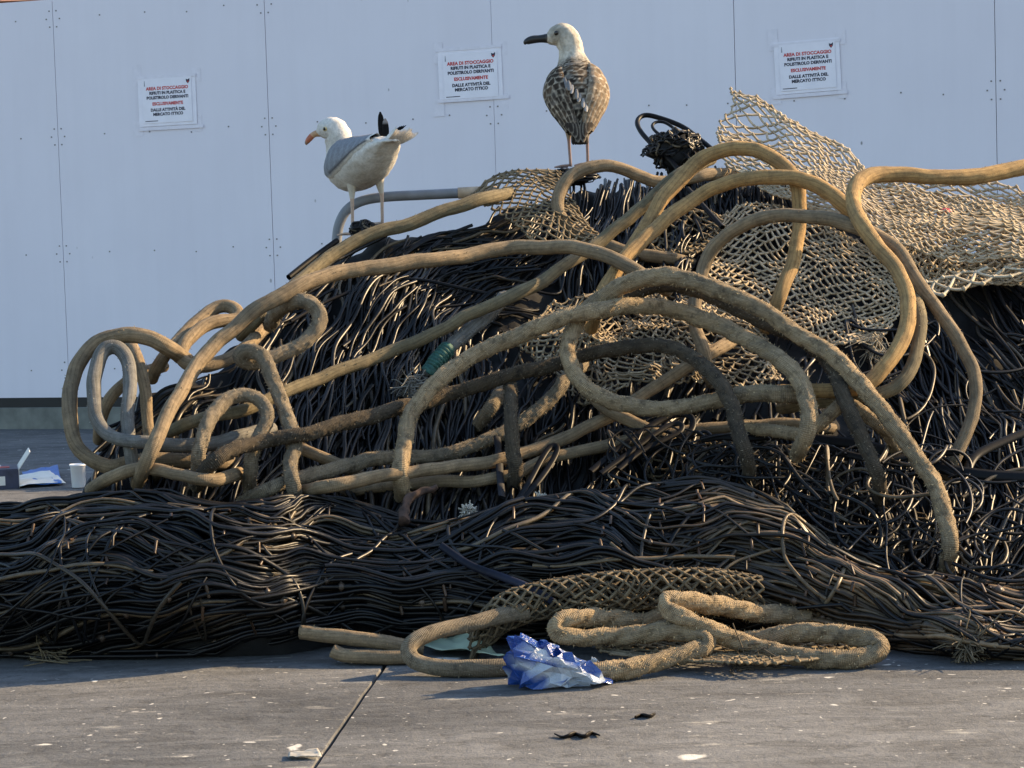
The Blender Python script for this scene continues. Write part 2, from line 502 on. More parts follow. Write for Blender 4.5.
gme = build_mesh('ground', [(-400, -400, -0.03), (400, -400, -0.03), (400, 400, -0.03), (-400, 400, -0.03)], [np.array([[0, 1, 2, 3]])], MAT['concrete'])
ground = link('ground', gme, kind='structure', recentre=False)
pa, pb = ground_pt(384, 666), ground_pt(313, 768)
e2 = (pa - pb); e2[2] = 0; e2 /= np.linalg.norm(e2)
e1 = np.array([e2[1], -e2[0], 0.0])
SLAB, GAP = 4.0, 0.005
org = pa + e2 * 0.9
def slab_geo():
    """4 m slab with a chipped, chamfered rim"""
    n = 60
    t = np.linspace(-1, 1, n, endpoint=False)
    ring = np.concatenate([np.stack([t, -np.ones(n)], 1), np.stack([np.ones(n), t], 1), np.stack([-t, np.ones(n)], 1), np.stack([-np.ones(n), -t], 1)]) * (SLAB / 2)
    def lvl(inset, z, jit):
        k = np.clip(1 - inset / (SLAB / 2) - jit * np.abs(rng.standard_normal(len(ring))) / (SLAB / 2), 0, 1)
        return np.concatenate([ring * k[:, None], np.full((len(ring), 1), z)], 1)
    V = np.concatenate([lvl(GAP / 2, -0.029, 0), lvl(GAP / 2, -0.008, 0.001), lvl(GAP / 2 + 0.0025, 0.0, 0.0016)])
    m = len(ring); i = np.arange(m); j = (i + 1) % m
    f = [np.stack([i, j, j + m, i + m], 1), np.stack([i + m, j + m, j + 2 * m, i + 2 * m], 1), (np.arange(m) + 2 * m)[None]]
    return V, f
sv, sf = slab_geo()
slab_me = build_mesh('concrete_slab', sv, sf, MAT['concrete'], smooth=False)
for a in range(-3, 3):
    for c in range(-2, 3):
        o = bpy.data.objects.new('concrete_slab', slab_me); COL.objects.link(o); o.parent = ground
        p = org + e1 * (a + 0.5) * SLAB + e2 * (c + 0.5) * SLAB
        o.location = (p[0], p[1], random.uniform(-0.0015, 0.0))
        o.rotation_euler = (0, 0, math.atan2(e1[1], e1[0]))

# ------------------------------------------------------------------ hoarding wall
def wall_mat():
    m, nt, b = new_mat('white_panel_paint')
    g = N(nt, 'ShaderNodeNewGeometry'); pos = g.outputs['Position']
    big = noise_n(nt, pos, 0.8, 5, 0.6)
    run = noise_n(nt, mapping(nt, pos, (9, 9, 0.7)), 1.6, 5, 0.6)
    c = ramp(nt, big, [(0.3, (0.72, 0.685, 0.755)), (0.7, (0.78, 0.745, 0.81))]).outputs[0]
    c = mix_rgb(nt, 0.10, c, ramp(nt, run, [(0.32, (0.80, 0.79, 0.78)), (0.6, (1, 1, 1))]).outputs[0], 'MULTIPLY')
    # rust freckles and knocks
    v = N(nt, 'ShaderNodeTexVoronoi'); v.inputs['Scale'].default_value = 7.0
    nt.links.new(mapping(nt, pos, (1, 1, 0.55)), v.inputs['Vector'])
    sp = ramp(nt, v.outputs['Distance'], [(0.030, (1, 1, 1)), (0.055, (0, 0, 0))]).outputs[0]
    rn = N(nt, 'ShaderNodeSeparateColor'); nt.links.new(v.outputs['Color'], rn.inputs[0])
    area = ramp(nt, noise_n(nt, pos, 0.9, 3), [(0.40, (0, 0, 0)), (0.55, (1, 1, 1))]).outputs[0]
    k = math_n(nt, 'MULTIPLY', math_n(nt, 'MULTIPLY', sp, math_n(nt, 'GREATER_THAN', rn.outputs[0], 0.45)), area)
    c = mix_rgb(nt, math_n(nt, 'MULTIPLY', k, 0.85), c, (0.10, 0.085, 0.08))
    scuff = noise_n(nt, mapping(nt, pos, (14, 14, 3.0)), 2.2, 6, 0.75)
    c = mix_rgb(nt, math_n(nt, 'MULTIPLY', ramp(nt, scuff, [(0.70, (0, 0, 0)), (0.74, (1, 1, 1))]).outputs[0], 0.22), c, (0.2, 0.19, 0.2))
    nt.links.new(c, b.inputs['Base Color'])
    b.inputs['Roughness'].default_value = 0.55
    bump(nt, b, noise_n(nt, pos, 3.0, 3), 0.25, 0.01)
    return m
MAT['panel'] = wall_mat()
MAT['rail'] = plain('dark_base_rail', (0.006, 0.006, 0.007), 0.6, 0.4, 12)
MAT['footing'] = plain('footing_concrete', (0.17, 0.175, 0.155), 0.9, 0.3, 9, 0.4)
MAT['screw'] = plain('rusty_screw', (0.15, 0.135, 0.14), 0.6, 0.3, 60)
MAT['shade_gap'] = plain('panel_backing', (0.05, 0.05, 0.055), 0.8, 0.3, 10)  # dark backing board seen in the panel seams

WR = np.array([WALL_DIR, WALL_N, [0, 0, 1]])
w0 = wall_pt(0, 0)
wall = empty('hoarding_wall', w0, 'long white panelled hoarding wall behind the heap of ropes and nets', 'wall')
SEAM0, PW, WTOP, WBOT = -2.672, 1.3095, 2.44, 0.176
def wall_box(name, u0, u1, z0, z1, o0, o1, mat, kind=None, parent=None):
    c = wall_pt((u0 + u1) / 2, (z0 + z1) / 2, (o0 + o1) / 2)
    v, f = box_geo(c, ((u1 - u0) / 2, (o1 - o0) / 2, (z1 - z0) / 2), WR)
    return child(name, v, [f], mat, wall if parent is None else parent, smooth=False, kind=kind)
U_LO, U_HI = SEAM0 - 4 * PW, SEAM0 + 8 * PW
wall_box('footing', U_LO, U_HI, 0.0, 0.122, -0.10, 0.045, MAT['footing'])
wall_box('base_rail', U_LO, U_HI, 0.122, WBOT, -0.06, 0.004, MAT['rail'])
wall_box('backing', U_LO, U_HI, WBOT, WTOP - 0.01, -0.06, -0.024, MAT['shade_gap'])
for i in range(12):
    u0 = SEAM0 + (i - 4) * PW
    j = 0.0015 * math.sin(i * 2.3)
    panel = wall_box('panel', u0 + 0.0015, u0 + PW - 0.0015, WBOT + 0.002, WTOP, -0.022, 0.0 + j, MAT['panel'])
    parts = []
    zs = [2.33 - 0.665 * k for k in range(4)]
    for z in zs:
        for s in (0, 1):
            ue = u0 + (0.028 if s == 0 else PW - 0.028)
            for dz, du in ((0.045, -0.006), (0.0, 0.014), (-0.045, -0.006)):
                q = wall_pt(ue + (du if s == 0 else -du), z + dz, 0.001 + j)
                parts.append(box_geo(q, (0.0036, 0.0015, 0.0036), WR))
        for du in (0.30, 0.57, 0.84, 1.06):
            parts.append(box_geo(wall_pt(u0 + du + 0.01 * math.sin(du * 40 + i), z + 0.012 * math.sin(i + du * 9), 0.001 + j), (0.0036, 0.0015, 0.0036), WR))
    v, fs = join(parts)
    child('screw_heads', v, [np.concatenate(fs)], MAT['screw'], panel, smooth=False, kind='stuff')

# ------------------------------------------------------------------ paper notices taped to the wall
MAT['paper'] = plain('paper_sheet', (0.82, 0.79, 0.86), 0.5, 0.04, 12)
MAT['sleeve'] = plain('plastic_sleeve', (0.80, 0.77, 0.85), 0.35, 0.05, 14, 0.25)
MAT['tape'] = plain('clear_tape', (0.735, 0.70, 0.77), 0.45, 0.06, 30, 0.3)
MAT['ink'] = plain('black_ink', (0.02, 0.02, 0.045), 0.7, 0.1, 30)
MAT['red_ink'] = plain('red_ink', (0.55, 0.05, 0.05), 0.7, 0.1, 30)
LINES = [('AREA DI STOCCAGGIO', 0.0235, 0.255, 'red_ink'), ('RIFIUTI IN PLASTICA E', 0.0215, 0.355, 'ink'), ('POLISTIROLO DERIVANTI', 0.0215, 0.46, 'ink'),
         ('ESCLUSIVAMENTE', 0.0225, 0.60, 'red_ink'), ('DALLE ATTIVIT\u00c0 DEL', 0.0215, 0.735, 'ink'), ('MERCATO ITTICO', 0.0215, 0.835, 'ink')]
dg = None
def text_mesh(body, size, bold, mat):
    cu = bpy.data.curves.new('lettering', 'FONT'); cu.body = body; cu.size = size; cu.offset = bold
    cu.align_x = 'CENTER'; cu.extrude = 0.0; cu.resolution_u = 2
    ob = bpy.data.objects.new('lettering', cu); COL.objects.link(ob)
    bpy.context.view_layer.update()
    me = bpy.data.meshes.new_from_object(ob.evaluated_get(bpy.context.evaluated_depsgraph_get()))
    bpy.data.objects.remove(ob); bpy.data.curves.remove(cu)
    me.materials.clear(); me.materials.append(mat)
    return me
def notice(corners, label, seed):
    uv = [wall_uv(*c) for c in corners]          # tl, tr, br, bl
    cu = sum(p[0] for p in uv) / 4; cz = sum(p[1] for p in uv) / 4
    w = (uv[1][0] - uv[0][0] + uv[2][0] - uv[3][0]) / 2; h = (uv[0][1] - uv[3][1] + uv[1][1] - uv[2][1]) / 2
    tilt = math.atan2((uv[1][1] - uv[0][1] + uv[2][1] - uv[3][1]) / 2, w)
    e = empty('paper_notice', wall_pt(cu, cz, 0.0), label, 'notice', 'printed notices taped to the wall')
    ca, sa = math.cos(tilt), math.sin(tilt)
    def L(x, y, o):       # sheet coordinates (x right, y up, o out of the wall), relative to the notice
        return WALL_DIR * (x * ca - y * sa) + np.array([0, 0, x * sa + y * ca]) + WALL_N * o
    def sheet(name, x0, x1, y0, y1, o, mat, amp=0.0, nx=14, ny=12, th=0.0008):
        xs = np.linspace(x0, x1, nx); ys = np.linspace(y0, y1, ny)
        top = np.array([[L(x, y, o + amp * (0.5 + 0.5 * float(n1(np.array([x * 22.0]), y * 17.0, seed)[0]))) for y in ys] for x in xs]).reshape(-1, 3)
        bot = top - WALL_N * th
        n = nx * ny
        f = grid_faces(nx, ny)
        rim = [i * ny for i in range(nx)] + [(nx - 1) * ny + k for k in range(1, ny)] + [i * ny + ny - 1 for i in range(nx - 2, -1, -1)] + [k for k in range(ny - 2, 0, -1)]
        rim = np.array(rim); r2 = np.roll(rim, -1)
        return child(name, np.concatenate([top, bot]), [f[:, ::-1] if False else f, f[:, ::-1] + n, np.stack([rim, r2, r2 + n, rim + n], 1)], mat, e, local=True, smooth=False)
    sheet('plastic_sleeve', -w / 2, w / 2, -h / 2, h / 2, 0.004, MAT['sleeve'], 0.003)
    sheet('paper', -w * 0.42, w * 0.43, -h * 0.44, h * 0.44, 0.0085, MAT['paper'], 0.0)
    for (x0, x1, y0, y1) in ((-w * 0.60, -w * 0.44, h * 0.30, h * 0.72), (w * 0.40, w * 0.58, h * 0.34, h * 0.62), (-w * 0.62, -w * 0.44, -h * 0.72, -h * 0.40), (w * 0.42, w * 0.56, -h * 0.68, -h * 0.36), (-w * 0.50, w * 0.52, h * 0.46, h * 0.52), (-w * 0.52, w * 0.6, -h * 0.54, -h * 0.47)):
        jx, jy = 0.012 * math.sin(seed * 7 + x0 * 90), 0.012 * math.sin(seed * 3 + y0 * 70)
        x0, x1, y0, y1 = x0 + jx, x1 + jx * 0.5, y0 + jy, y1 + jy
        sheet('tape', x0, x1, y0, y1, 0.0072 if y1 - y0 < h * 0.2 else 0.0016, MAT['tape'], 0.0006, 6, 6, 0.0004)
    sc = w * 0.86 / 0.297
    for k, (body, size, fy, ink) in enumerate(LINES):
        me = text_mesh(body, size * sc * 1.02, 0.0011 * sc, MAT[ink])
        n = len(me.vertices); co = np.empty(n * 3); me.vertices.foreach_get('co', co); co = co.reshape(-1, 3)
        y0 = h * 0.44 - fy * h * 0.88
        me.vertices.foreach_set('co', np.array([L(c[0] + 0.004, c[1] + y0, 0.0092) for c in co]).reshape(-1)); me.update()
        o = bpy.data.objects.new('lettering', me); COL.objects.link(o); o.parent = e
    # little crest top right, small figure top left, footnote rule
    cx, cy, s = w * 0.375, h * 0.36, 0.011 * sc
    V = np.array([L(cx + a * s, cy + b_ * s, 0.0093) for a, b_ in ((-1, 1), (-.3, .7), (.2, .7), (1, 1.3), (.9, -.2), (0, -1.3), (-.9, -.3))])
    child('crest', V, [np.arange(7)[::-1][None]], MAT['ink'], e, local=True, smooth=False)
    V = np.array([L(cx + a * s, cy + b_ * s, 0.0098) for a, b_ in ((-.5, -.15), (.6, 0.0), (.1, -.95))])
    child('crest', V, [np.arange(3)[::-1][None]], MAT['red_ink'], e, local=True, smooth=False)
    V = np.array([L(-w * .38 + a * s * .4, h * .35 + b_ * s, 0.0093) for a, b_ in ((-.5, -1.3), (.7, -1.3), (.3, 1.3), (-.2, 1.3))])
    child('emblem', V, [np.arange(4)[None]], plain('grey_ink', (0.22, 0.22, 0.25), 0.7), e, local=True, smooth=False)
    V = np.array([L(-w * .39 + a, -h * .405 + b_, 0.0093) for a, b_ in ((0, 0), (w * .22, 0), (w * .22, .004), (0, .004))])
    child('footnote', V, [np.arange(4)[None]], MAT['ink'], e, local=True, smooth=False)
    return e
notice([(138, 77), (196, 73), (197, 124), (140, 127)], 'printed paper notice taped to the wall left of both gulls', 1)
notice([(438, 52), (502, 47), (503, 99), (440, 103)], 'printed paper notice taped to the wall between the two gulls', 2)
notice([(774, 43), (839, 37), (842, 90), (776, 95)], 'printed paper notice taped to the wall above the raised beige net', 3)

# ------------------------------------------------------------------ a building just showing over the wall, top left
bx0, by0 = -9.0, 24.0
bld = empty('apartment_building', (bx0, by0, 0), 'brown building just showing above the wall in the top left corner', 'building')
MAT['bwall'] = plain('brown_render', (0.30, 0.22, 0.16), 0.9, 0.12, 2)
MAT['broof'] = plain('roof_tile', (0.28, 0.13, 0.08), 0.9, 0.2, 3)
MAT['glass'] = plain('window_glass', (0.03, 0.04, 0.05), 0.1, 0.2, 2)
MAT['bframe'] = plain('window_frame', (0.5, 0.48, 0.44), 0.7)
def bbox(name, c, h, mat, parent=None):
    v, f = box_geo(np.array(c), h)
    return child(name, v, [f], mat, bld if parent is None else parent, local=True, smooth=False)
bbox('wall', (0, 3, 1.85), (4.2, 3, 1.85), MAT['bwall'])
rv = np.array([(-4.5, -0.3, 3.71), (4.5, -0.3, 3.71), (4.5, 6.3, 3.71), (-4.5, 6.3, 3.71), (-4.5, 3, 4.4), (4.5, 3, 4.4)], float)
child('roof', rv, [np.array([[0, 1, 5, 4], [2, 3, 4, 5], [3, 2, 1, 0]]), np.array([[0, 4, 3], [1, 2, 5]])], MAT['broof'], bld, local=True, smooth=False)
for k in range(4):
    fr = bbox('window', (-3 + 2 * k, -0.01, 2.5), (0.5, 0.04, 0.6), MAT['bframe'])
    bbox('pane', (-3 + 2 * k, -0.055, 2.5), (0.42, 0.004, 0.52), MAT['glass'], fr)

# ================================================================== THE HEAP: dark net underneath
SN = np.array([0, -1, SLOPE]) / math.hypot(1, SLOPE)          # normal of the front slope
RIDGE = np.array([(70, 520), (88, 468), (100, 428), (125, 394), (150, 384), (180, 374), (215, 364), (240, 347), (262, 326), (285, 292), (310, 264), (345, 238), (380, 226), (430, 222),
                  (470, 218), (510, 198), (540, 186), (580, 178), (620, 174), (660, 166), (720, 158), (770, 172), (830, 198), (880, 216), (940, 230), (1024, 238), (1100, 245), (1220, 320), (1330, 420), (1400, 540)], float)
def ridge_y(x): return np.interp(x, RIDGE[:, 0], RIDGE[:, 1])
NU, NF, NB = 240, 46, 16
xs = np.linspace(72, 1398, NU)
ry = ridge_y(xs)
top = at_depth(xs, ry, slope_depth(xs, ry)) - SN * 0.05
top[:, 2] = np.maximum(top[:, 2], 0.0)
core_V = np.empty((NU, NF + NB, 3))
for k in range(NF):
    t = k / (NF - 1)
    foot = np.stack([top[:, 0], np.full(NU, 5.46), np.full(NU, -0.01)], 1)
    core_V[:, k] = foot + (top - foot) * t
for k in range(NB):
    t = (k + 1) / NB
    back = np.stack([top[:, 0], top[:, 1] + 0.55 + 0.5 * top[:, 2], np.full(NU, -0.01)], 1)
    p = top + (back - top) * t
    p[:, 2] += 0.18 * np.sin(t * np.pi) * top[:, 2]
    core_V[:, NF + k] = p
cv = core_V.reshape(-1, 3)
d = 0.035 * fbm(cv * 5.0, 3, 4) + 0.012 * fbm(cv * 28.0, 9, 3)
cv = cv + d[:, None] * SN
cv[:, 2] = np.maximum(cv[:, 2], -0.01)
heap = empty('net_heap', (0.6, 6.6, 0.0), 'big mound of dark fishing net under the coiled ropes', 'net')
child('core', cv, [grid_faces(NU, NF + NB)[:, ::-1]], MAT['core'], heap)

def twine_col(dust_glint=0.0):
    """one cord's colour: tarry black, now and then brown or dusty"""
    u = random.random() - dust_glint
    if u > 0.36: c = np.array([0.0055, 0.0056, 0.0068])
    elif u > 0.16: c = np.array([0.011, 0.0100, 0.0092])
    elif u > 0.05: c = np.array([0.042, 0.034, 0.025])
    else: c = np.array([0.12, 0.092, 0.058])
    return c * random.uniform(0.7, 1.3)

def in_heap(x, y, m=0): return y > ridge_y(x) + m

def slope_path(pts, off):
    """pixels on the slope -> world, raised by off (scalar or array) along the slope normal"""
    x, y = pts[:, 0], pts[:, 1]
    return at_depth(x, y, slope_depth(x, y)) + SN * np.asarray(off)[..., None]

heap_str = Strands()
def flow_angle(x, y):
    """direction the cords run in, degrees clockwise from image right"""
    yr = ridge_y(x)
    if x > 930 and y < 430: a = 52 + 25 * n1(np.array([x * .02]), y * .02, 5)[0]
    elif x > 840: a = 88 + 40 * n1(np.array([x * .015]), y * .015, 6)[0]
    elif x > 560: a = 95 + 30 * n1(np.array([x * .02]), y * .02, 7)[0]
    else:
        a = 112 - 0.06 * (x - 200) + 34 * n1(np.array([x * .012]), y * .012, 8)[0]
        if y < yr + 38: a = a * 0.35 + 0.65 * (160 - 0.35 * max(0, x - 330) * 0.1)
        if x > 440 and y > 230 and y < 330: a = 150 + 20 * n1(np.array([x * .02]), y * .02, 9)[0]
    return math.radians(a)
for s in range(0, 1900):
    if s % 5 == 0: continue
    if s > 1650: x = random.uniform(290, 760); y = ridge_y(x) + random.uniform(2, 60)
    elif s > 1350: x = random.uniform(95, 620); y = random.uniform(185, 470)
    elif s < 620: x = random.uniform(95, 600); y = random.uniform(185, 470)
    elif s < 800: x = random.uniform(560, 880); y = random.uniform(165, 470)
    else: x = random.uniform(850, 1120); y = random.uniform(225, 540)
    if not in_heap(x, y, 3): continue
    L = random.uniform(90, 300); n = max(6, int(L / 5)); ph = random.uniform(0, 6.28); wl = random.uniform(30, 80); am = random.uniform(0.4, 3.0)
    P = []; px, py = x, y; sd = random.randint(0, 999)
    for k in range(n):
        P.append((px, py))
        a = flow_angle(px, py) + 0.35 * math.sin(k * 5 / 37.0 + ph) + math.radians(random.gauss(0, 2.5))
        px += 5 * math.cos(a); py += 5 * math.sin(a)
        if not in_heap(px, py, -3) or py > 575: break
    if len(P) < 4: continue
    P = np.array(P)
    t = np.arange(len(P)) * 5
    P[:, 0] += am * np.sin(t / wl * 6.28 + ph); P[:, 1] += 0.5 * am * np.cos(t / wl * 5.1 + ph)
    off = random.uniform(-0.035, 0.006) + 0.010 * np.sin(t / 60.0 + ph) + 0.035 * fbm(slope_path(P, 0) * 5.0, 3, 2)
    off = off - 0.03 * ((P[:, 0] > 690) & (P[:, 0] < 905) & (P[:, 1] < 355) & (P[:, 1] > 205)) - 0.02 * ((P[:, 0] > 500) & (P[:, 0] < 800) & (P[:, 1] > 280) & (P[:, 1] < 410))
    W = slope_path(P, off)
    heap_str.add(gsmooth(W, 1.0), random.uniform(0.0034, 0.0075), twine_col(0.05))
for j in range(150):
    x0 = random.uniform(565, 790); y0 = ridge_y(x0) + random.uniform(-3, 20); n = random.randint(14, 30); ph = random.uniform(0, 6)
    k = np.arange(n); P = np.stack([x0 + (0.4 + 0.9 * n1(np.array([x0 * .02]), 0, 3)[0]) * k + 2.2 * np.sin(k * 0.35 + ph), y0 + 2.8 * k], 1)
    W = slope_path(P, -0.012 + 0.012 * np.sin(k * 0.2 + ph) + 0.035 * fbm(slope_path(P, 0) * 5.0, 3, 2))
    heap_str.add(gsmooth(W, 1.0), random.uniform(0.003, 0.006), twine_col(0.05))
heap_str.make('loose_cords', MAT['twine'], heap, kind='stuff')

# ------------------------------------------------------------------ the long dark net bundle along the front
BTOP = np.array([(-200, 522), (0, 514), (60, 508), (150, 503), (210, 508), (300, 520), (400, 528), (480, 526), (560, 518), (640, 508), (720, 504), (790, 522), (850, 562), (900, 586), (1024, 604), (1250, 612)], float)
def bundle_geo(px):
    """front contact and ridge of the bundle for a picture column"""
    px = np.asarray(px, float)
    fr = ground_pt(px, 661.0 - 16.0 / (1 + np.exp(-(px - 300) / 22.0)) / (1 + np.exp((px - 890) / 25.0)))
    top_y = np.interp(px, BTOP[:, 0], BTOP[:, 1])
    dep = fr[..., 1] + 0.27
    rg = at_depth(px, top_y, dep / ray(px, top_y)[..., 1])
    return fr, rg
def bundle_pt(px, phi, lift=0.0):
    """phi 0 = foot in front, 1 = ridge, 2 = down behind"""
    px = np.asarray(px, float); phi = np.asarray(phi, float)
    fr, rg = bundle_geo(px)
    a = phi * np.pi / 2
    ry_ = rg[..., 1] - fr[..., 1]; rz = rg[..., 2]
    Y = rg[..., 1] - ry_ * np.cos(a) * (1 + 0.42 * np.sin(2 * np.clip(a, 0, 1.57)))
    Z = rz * np.sin(np.clip(a, 0, np.pi)) ** 0.85
    nx = np.stack([np.zeros_like(Y), -np.cos(a), np.sin(a)], -1)
    X = rg[..., 0] * np.ones_like(Y)
    return np.stack([X, Y, Z], -1) + nx * np.asarray(lift)[..., None]
bpx = np.linspace(-190, 1240, 300); bph = np.linspace(0, 1.9, 34)
BV = bundle_pt(bpx[:, None] * np.ones(34), bph[None] * np.ones((300, 1)), -0.045 * np.ones((300, 34)))
bd = 0.05 * fbm(BV * np.array([2.2, 7, 7]), 31, 4)
BV = bundle_pt(bpx[:, None] * np.ones(34), bph[None] * np.ones((300, 1)), -0.05 + bd)
BV[..., 2] = np.maximum(BV[..., 2], -0.005)
bundle = empty('net_bundle', (0, 5.6, 0), 'long twisted bundle of black fishing net lying across the front of the heap', 'net')
child('core', BV.reshape(-1, 3), [grid_faces(300, 34)], MAT['core'], bundle)
bs = Strands()
NS = 230
ppx = np.arange(-190, 1240, 7.0)
def flow(px, ph0):
    return 0.20 * n1(px * 0.0075, ph0 * 1.3, 41) + 0.075 * n1(px * 0.022, ph0 * 2.6, 42)
for j in range(NS):
    ph0 = -0.12 + 1.62 * (j + random.random()) / NS
    per = random.uniform(70, 105); sg = 1 if j % 2 else -1
    a0, a1 = sorted((random.uniform(-220, 1260), random.uniform(-220, 1260)))
    if a1 - a0 < 420: a0, a1 = a0 - 250, a1 + 250
    px = ppx[(ppx > a0) & (ppx < a1)]
    if len(px) < 12: continue
    phase = 2.2 * n1(px * 0.0, ph0 * 5.0, 43) + px / per * np.pi
    ph = ph0 + flow(px, ph0) + sg * 0.014 * np.cos(phase) + 0.012 * n1(px * 0.03, j * 3.7, 44)
    right = np.clip((px - 620) / 250, 0, 1)
    lift = random.uniform(-0.035, 0.018) + 0.05 * fbm(bundle_pt(px, ph) * np.array([2.2, 7, 7]), 31, 3) + 0.010 * n1(px * 0.02, j * 1.9, 45)
    W = bundle_pt(px, np.clip(ph, 0.01, 1.8), lift)
    W[:, 2] = np.maximum(W[:, 2], 0.006)
    c = twine_col(-0.02 + 0.13 * (ph0 > 0.6))  # more tan cords on the upper bundle: sunlit highlights painted in
    c2 = np.array([0.15, 0.105, 0.062]) * random.uniform(0.3, 1.4)
    cc = c[None] * (1 - right[:, None] * 0.5) + c2[None] * right[:, None] * 0.75 * random.choice([0.15, 0.6, 1.0, 1.6])  # tan mixed in to the right: brown cord and painted sunlit highlights
    r = random.uniform(0.0036, 0.0076)
    bs.add(W, r, cc)
    if random.random() < 0.4:
        bs.add(W + np.array([0, -0.2, 1.0]) * (1.9 * r) + 0.003 * np.stack([n1(px * 0.03, j * 2.2 + q_, 50) for q_ in (0, 9, 18)], 1), r * 0.9, cc * random.uniform(0.6, 1.3))
    kk = np.where(np.abs(np.diff(np.sign(np.sin(phase)))) > 0)[0]
    for k in kk:
        if random.random() < 0.12:
            bs.knot(W[k], r * 2.0, np.array([0.06, 0.045, 0.035]) * random.uniform(0.4, 2.2))
# slack cords wandering over the bundle in big bights
for j in range(150):
    x0 = random.uniform(-60, 1080); p0 = random.uniform(0.15, 1.15)
    n = random.randint(26, 60); ang = random.choice([0, math.pi]) + random.gauss(0, 0.2); k = random.gauss(0, 0.05)
    P = []; x, p = x0, p0
    for i in range(n):
        P.append((x, p)); ang += k + random.gauss(0, 0.05); k += random.gauss(0, 0.006); k *= 0.97
        x += 5.5 * math.cos(ang); p += 0.034 * math.sin(ang)
        if p < 0.04: p = 0.04; ang = -ang
        if p > 1.35: break
    P = np.array(P)
    if len(P) < 8: continue
    lift = random.uniform(0.004, 0.024) + 0.05 * fbm(bundle_pt(P[:, 0], P[:, 1]) * np.array([2.2, 7, 7]), 31, 3)
    W = bundle_pt(P[:, 0], P[:, 1], lift); W[:, 2] = np.maximum(W[:, 2], 0.006)
    W = gsmooth(W, 1.2)
    bs.add(W, random.uniform(0.0032, 0.0065), twine_col(0.0 + 0.2 * (x0 > 780)))
for cxi, cx in enumerate(np.arange(-70, 1090, 47.0)):
    for p0 in np.arange(0.1, 1.15, 0.075):
        if random.random() < (0.62 if cx < 560 else 0.25): continue
        p0 = p0 + random.uniform(-.02, .02); ln = random.uniform(0.03, 0.075)
        t = np.linspace(0, 1, 8); px = cx + 26 * p0 + 5 * math.sin(cxi * 2.1 + p0 * 3) + random.uniform(-4, 4) + random.uniform(-3, 3) * t; ph = p0 + ln * t
        lift = 0.017 + 0.05 * fbm(bundle_pt(px, ph) * np.array([2.2, 7, 7]), 31, 3)
        bs.add(bundle_pt(px, ph, lift), random.uniform(0.003, 0.005), np.array([0.075, 0.045, 0.028]) * random.uniform(0.25, 1.4))
bs.make('net_cords', MAT['twine'], bundle, kind='stuff')

# ------------------------------------------------------------------ beige and brown diamond-mesh nets
def net_surface(rows, off, amp, freq, seed, base='slope'):
    """rows of pixel control points (equal length) -> function (a,b in 0..1) -> world points"""
    R_ = [np.array([(*p, 0.0)[:3] for p in r], float) for r in rows]
    n = max(len(r) for r in R_)
    R_ = np.stack([np.stack([np.interp(np.linspace(0, 1, n), np.linspace(0, 1, len(r)), r[:, k]) for k in range(r.shape[1])], 1) for r in R_])
    def spl(C, t):
        m = len(C); t = np.clip(t, 0, 1) * (m - 1); i = np.minimum(t.astype(int), m - 2); f = (t - i)
        g = lambda q: C[np.clip(q, 0, m - 1)]
        return i, f
    def ev(a, b):
        m, q = R_.shape[0], R_.shape[1]
        def w(t, m):
            t = np.clip(t, 0, 1) * (m - 1); i = np.minimum(np.floor(t).astype(int), m - 2); f = t - i
            return i, [(-f + 2 * f ** 2 - f ** 3) / 2, (2 - 5 * f ** 2 + 3 * f ** 3) / 2, (f + 4 * f ** 2 - 3 * f ** 3) / 2, (-f ** 2 + f ** 3) / 2]
        ia, wa = w(b, m); ib, wb = w(a, q)
        out = 0
        for u in range(4):
            for v in range(4):
                out = out + (wa[u] * wb[v])[..., None] * R_[np.clip(ia + u - 1, 0, m - 1), np.clip(ib + v - 1, 0, q - 1)]
        x, y = out[..., 0], out[..., 1]
        ex = out[..., 2] if out.shape[-1] > 2 else 0.0
        dep = slope_depth(x, y) if base == 'slope' else np.minimum(ground_pt(x, y, 0.02)[..., 1], 5.4) / ray(x, y)[..., 1]
        W = at_depth(x, y, dep)
        q3 = W * freq
        nz = amp * np.stack([0.6 * fbm(q3, seed, 3), fbm(q3 + 31.7, seed + 5, 3), 0.6 * fbm(q3 + 77.1, seed + 9, 3)], -1)
        return W + SN * (np.asarray(off + ex))[..., None] + nz
    return ev

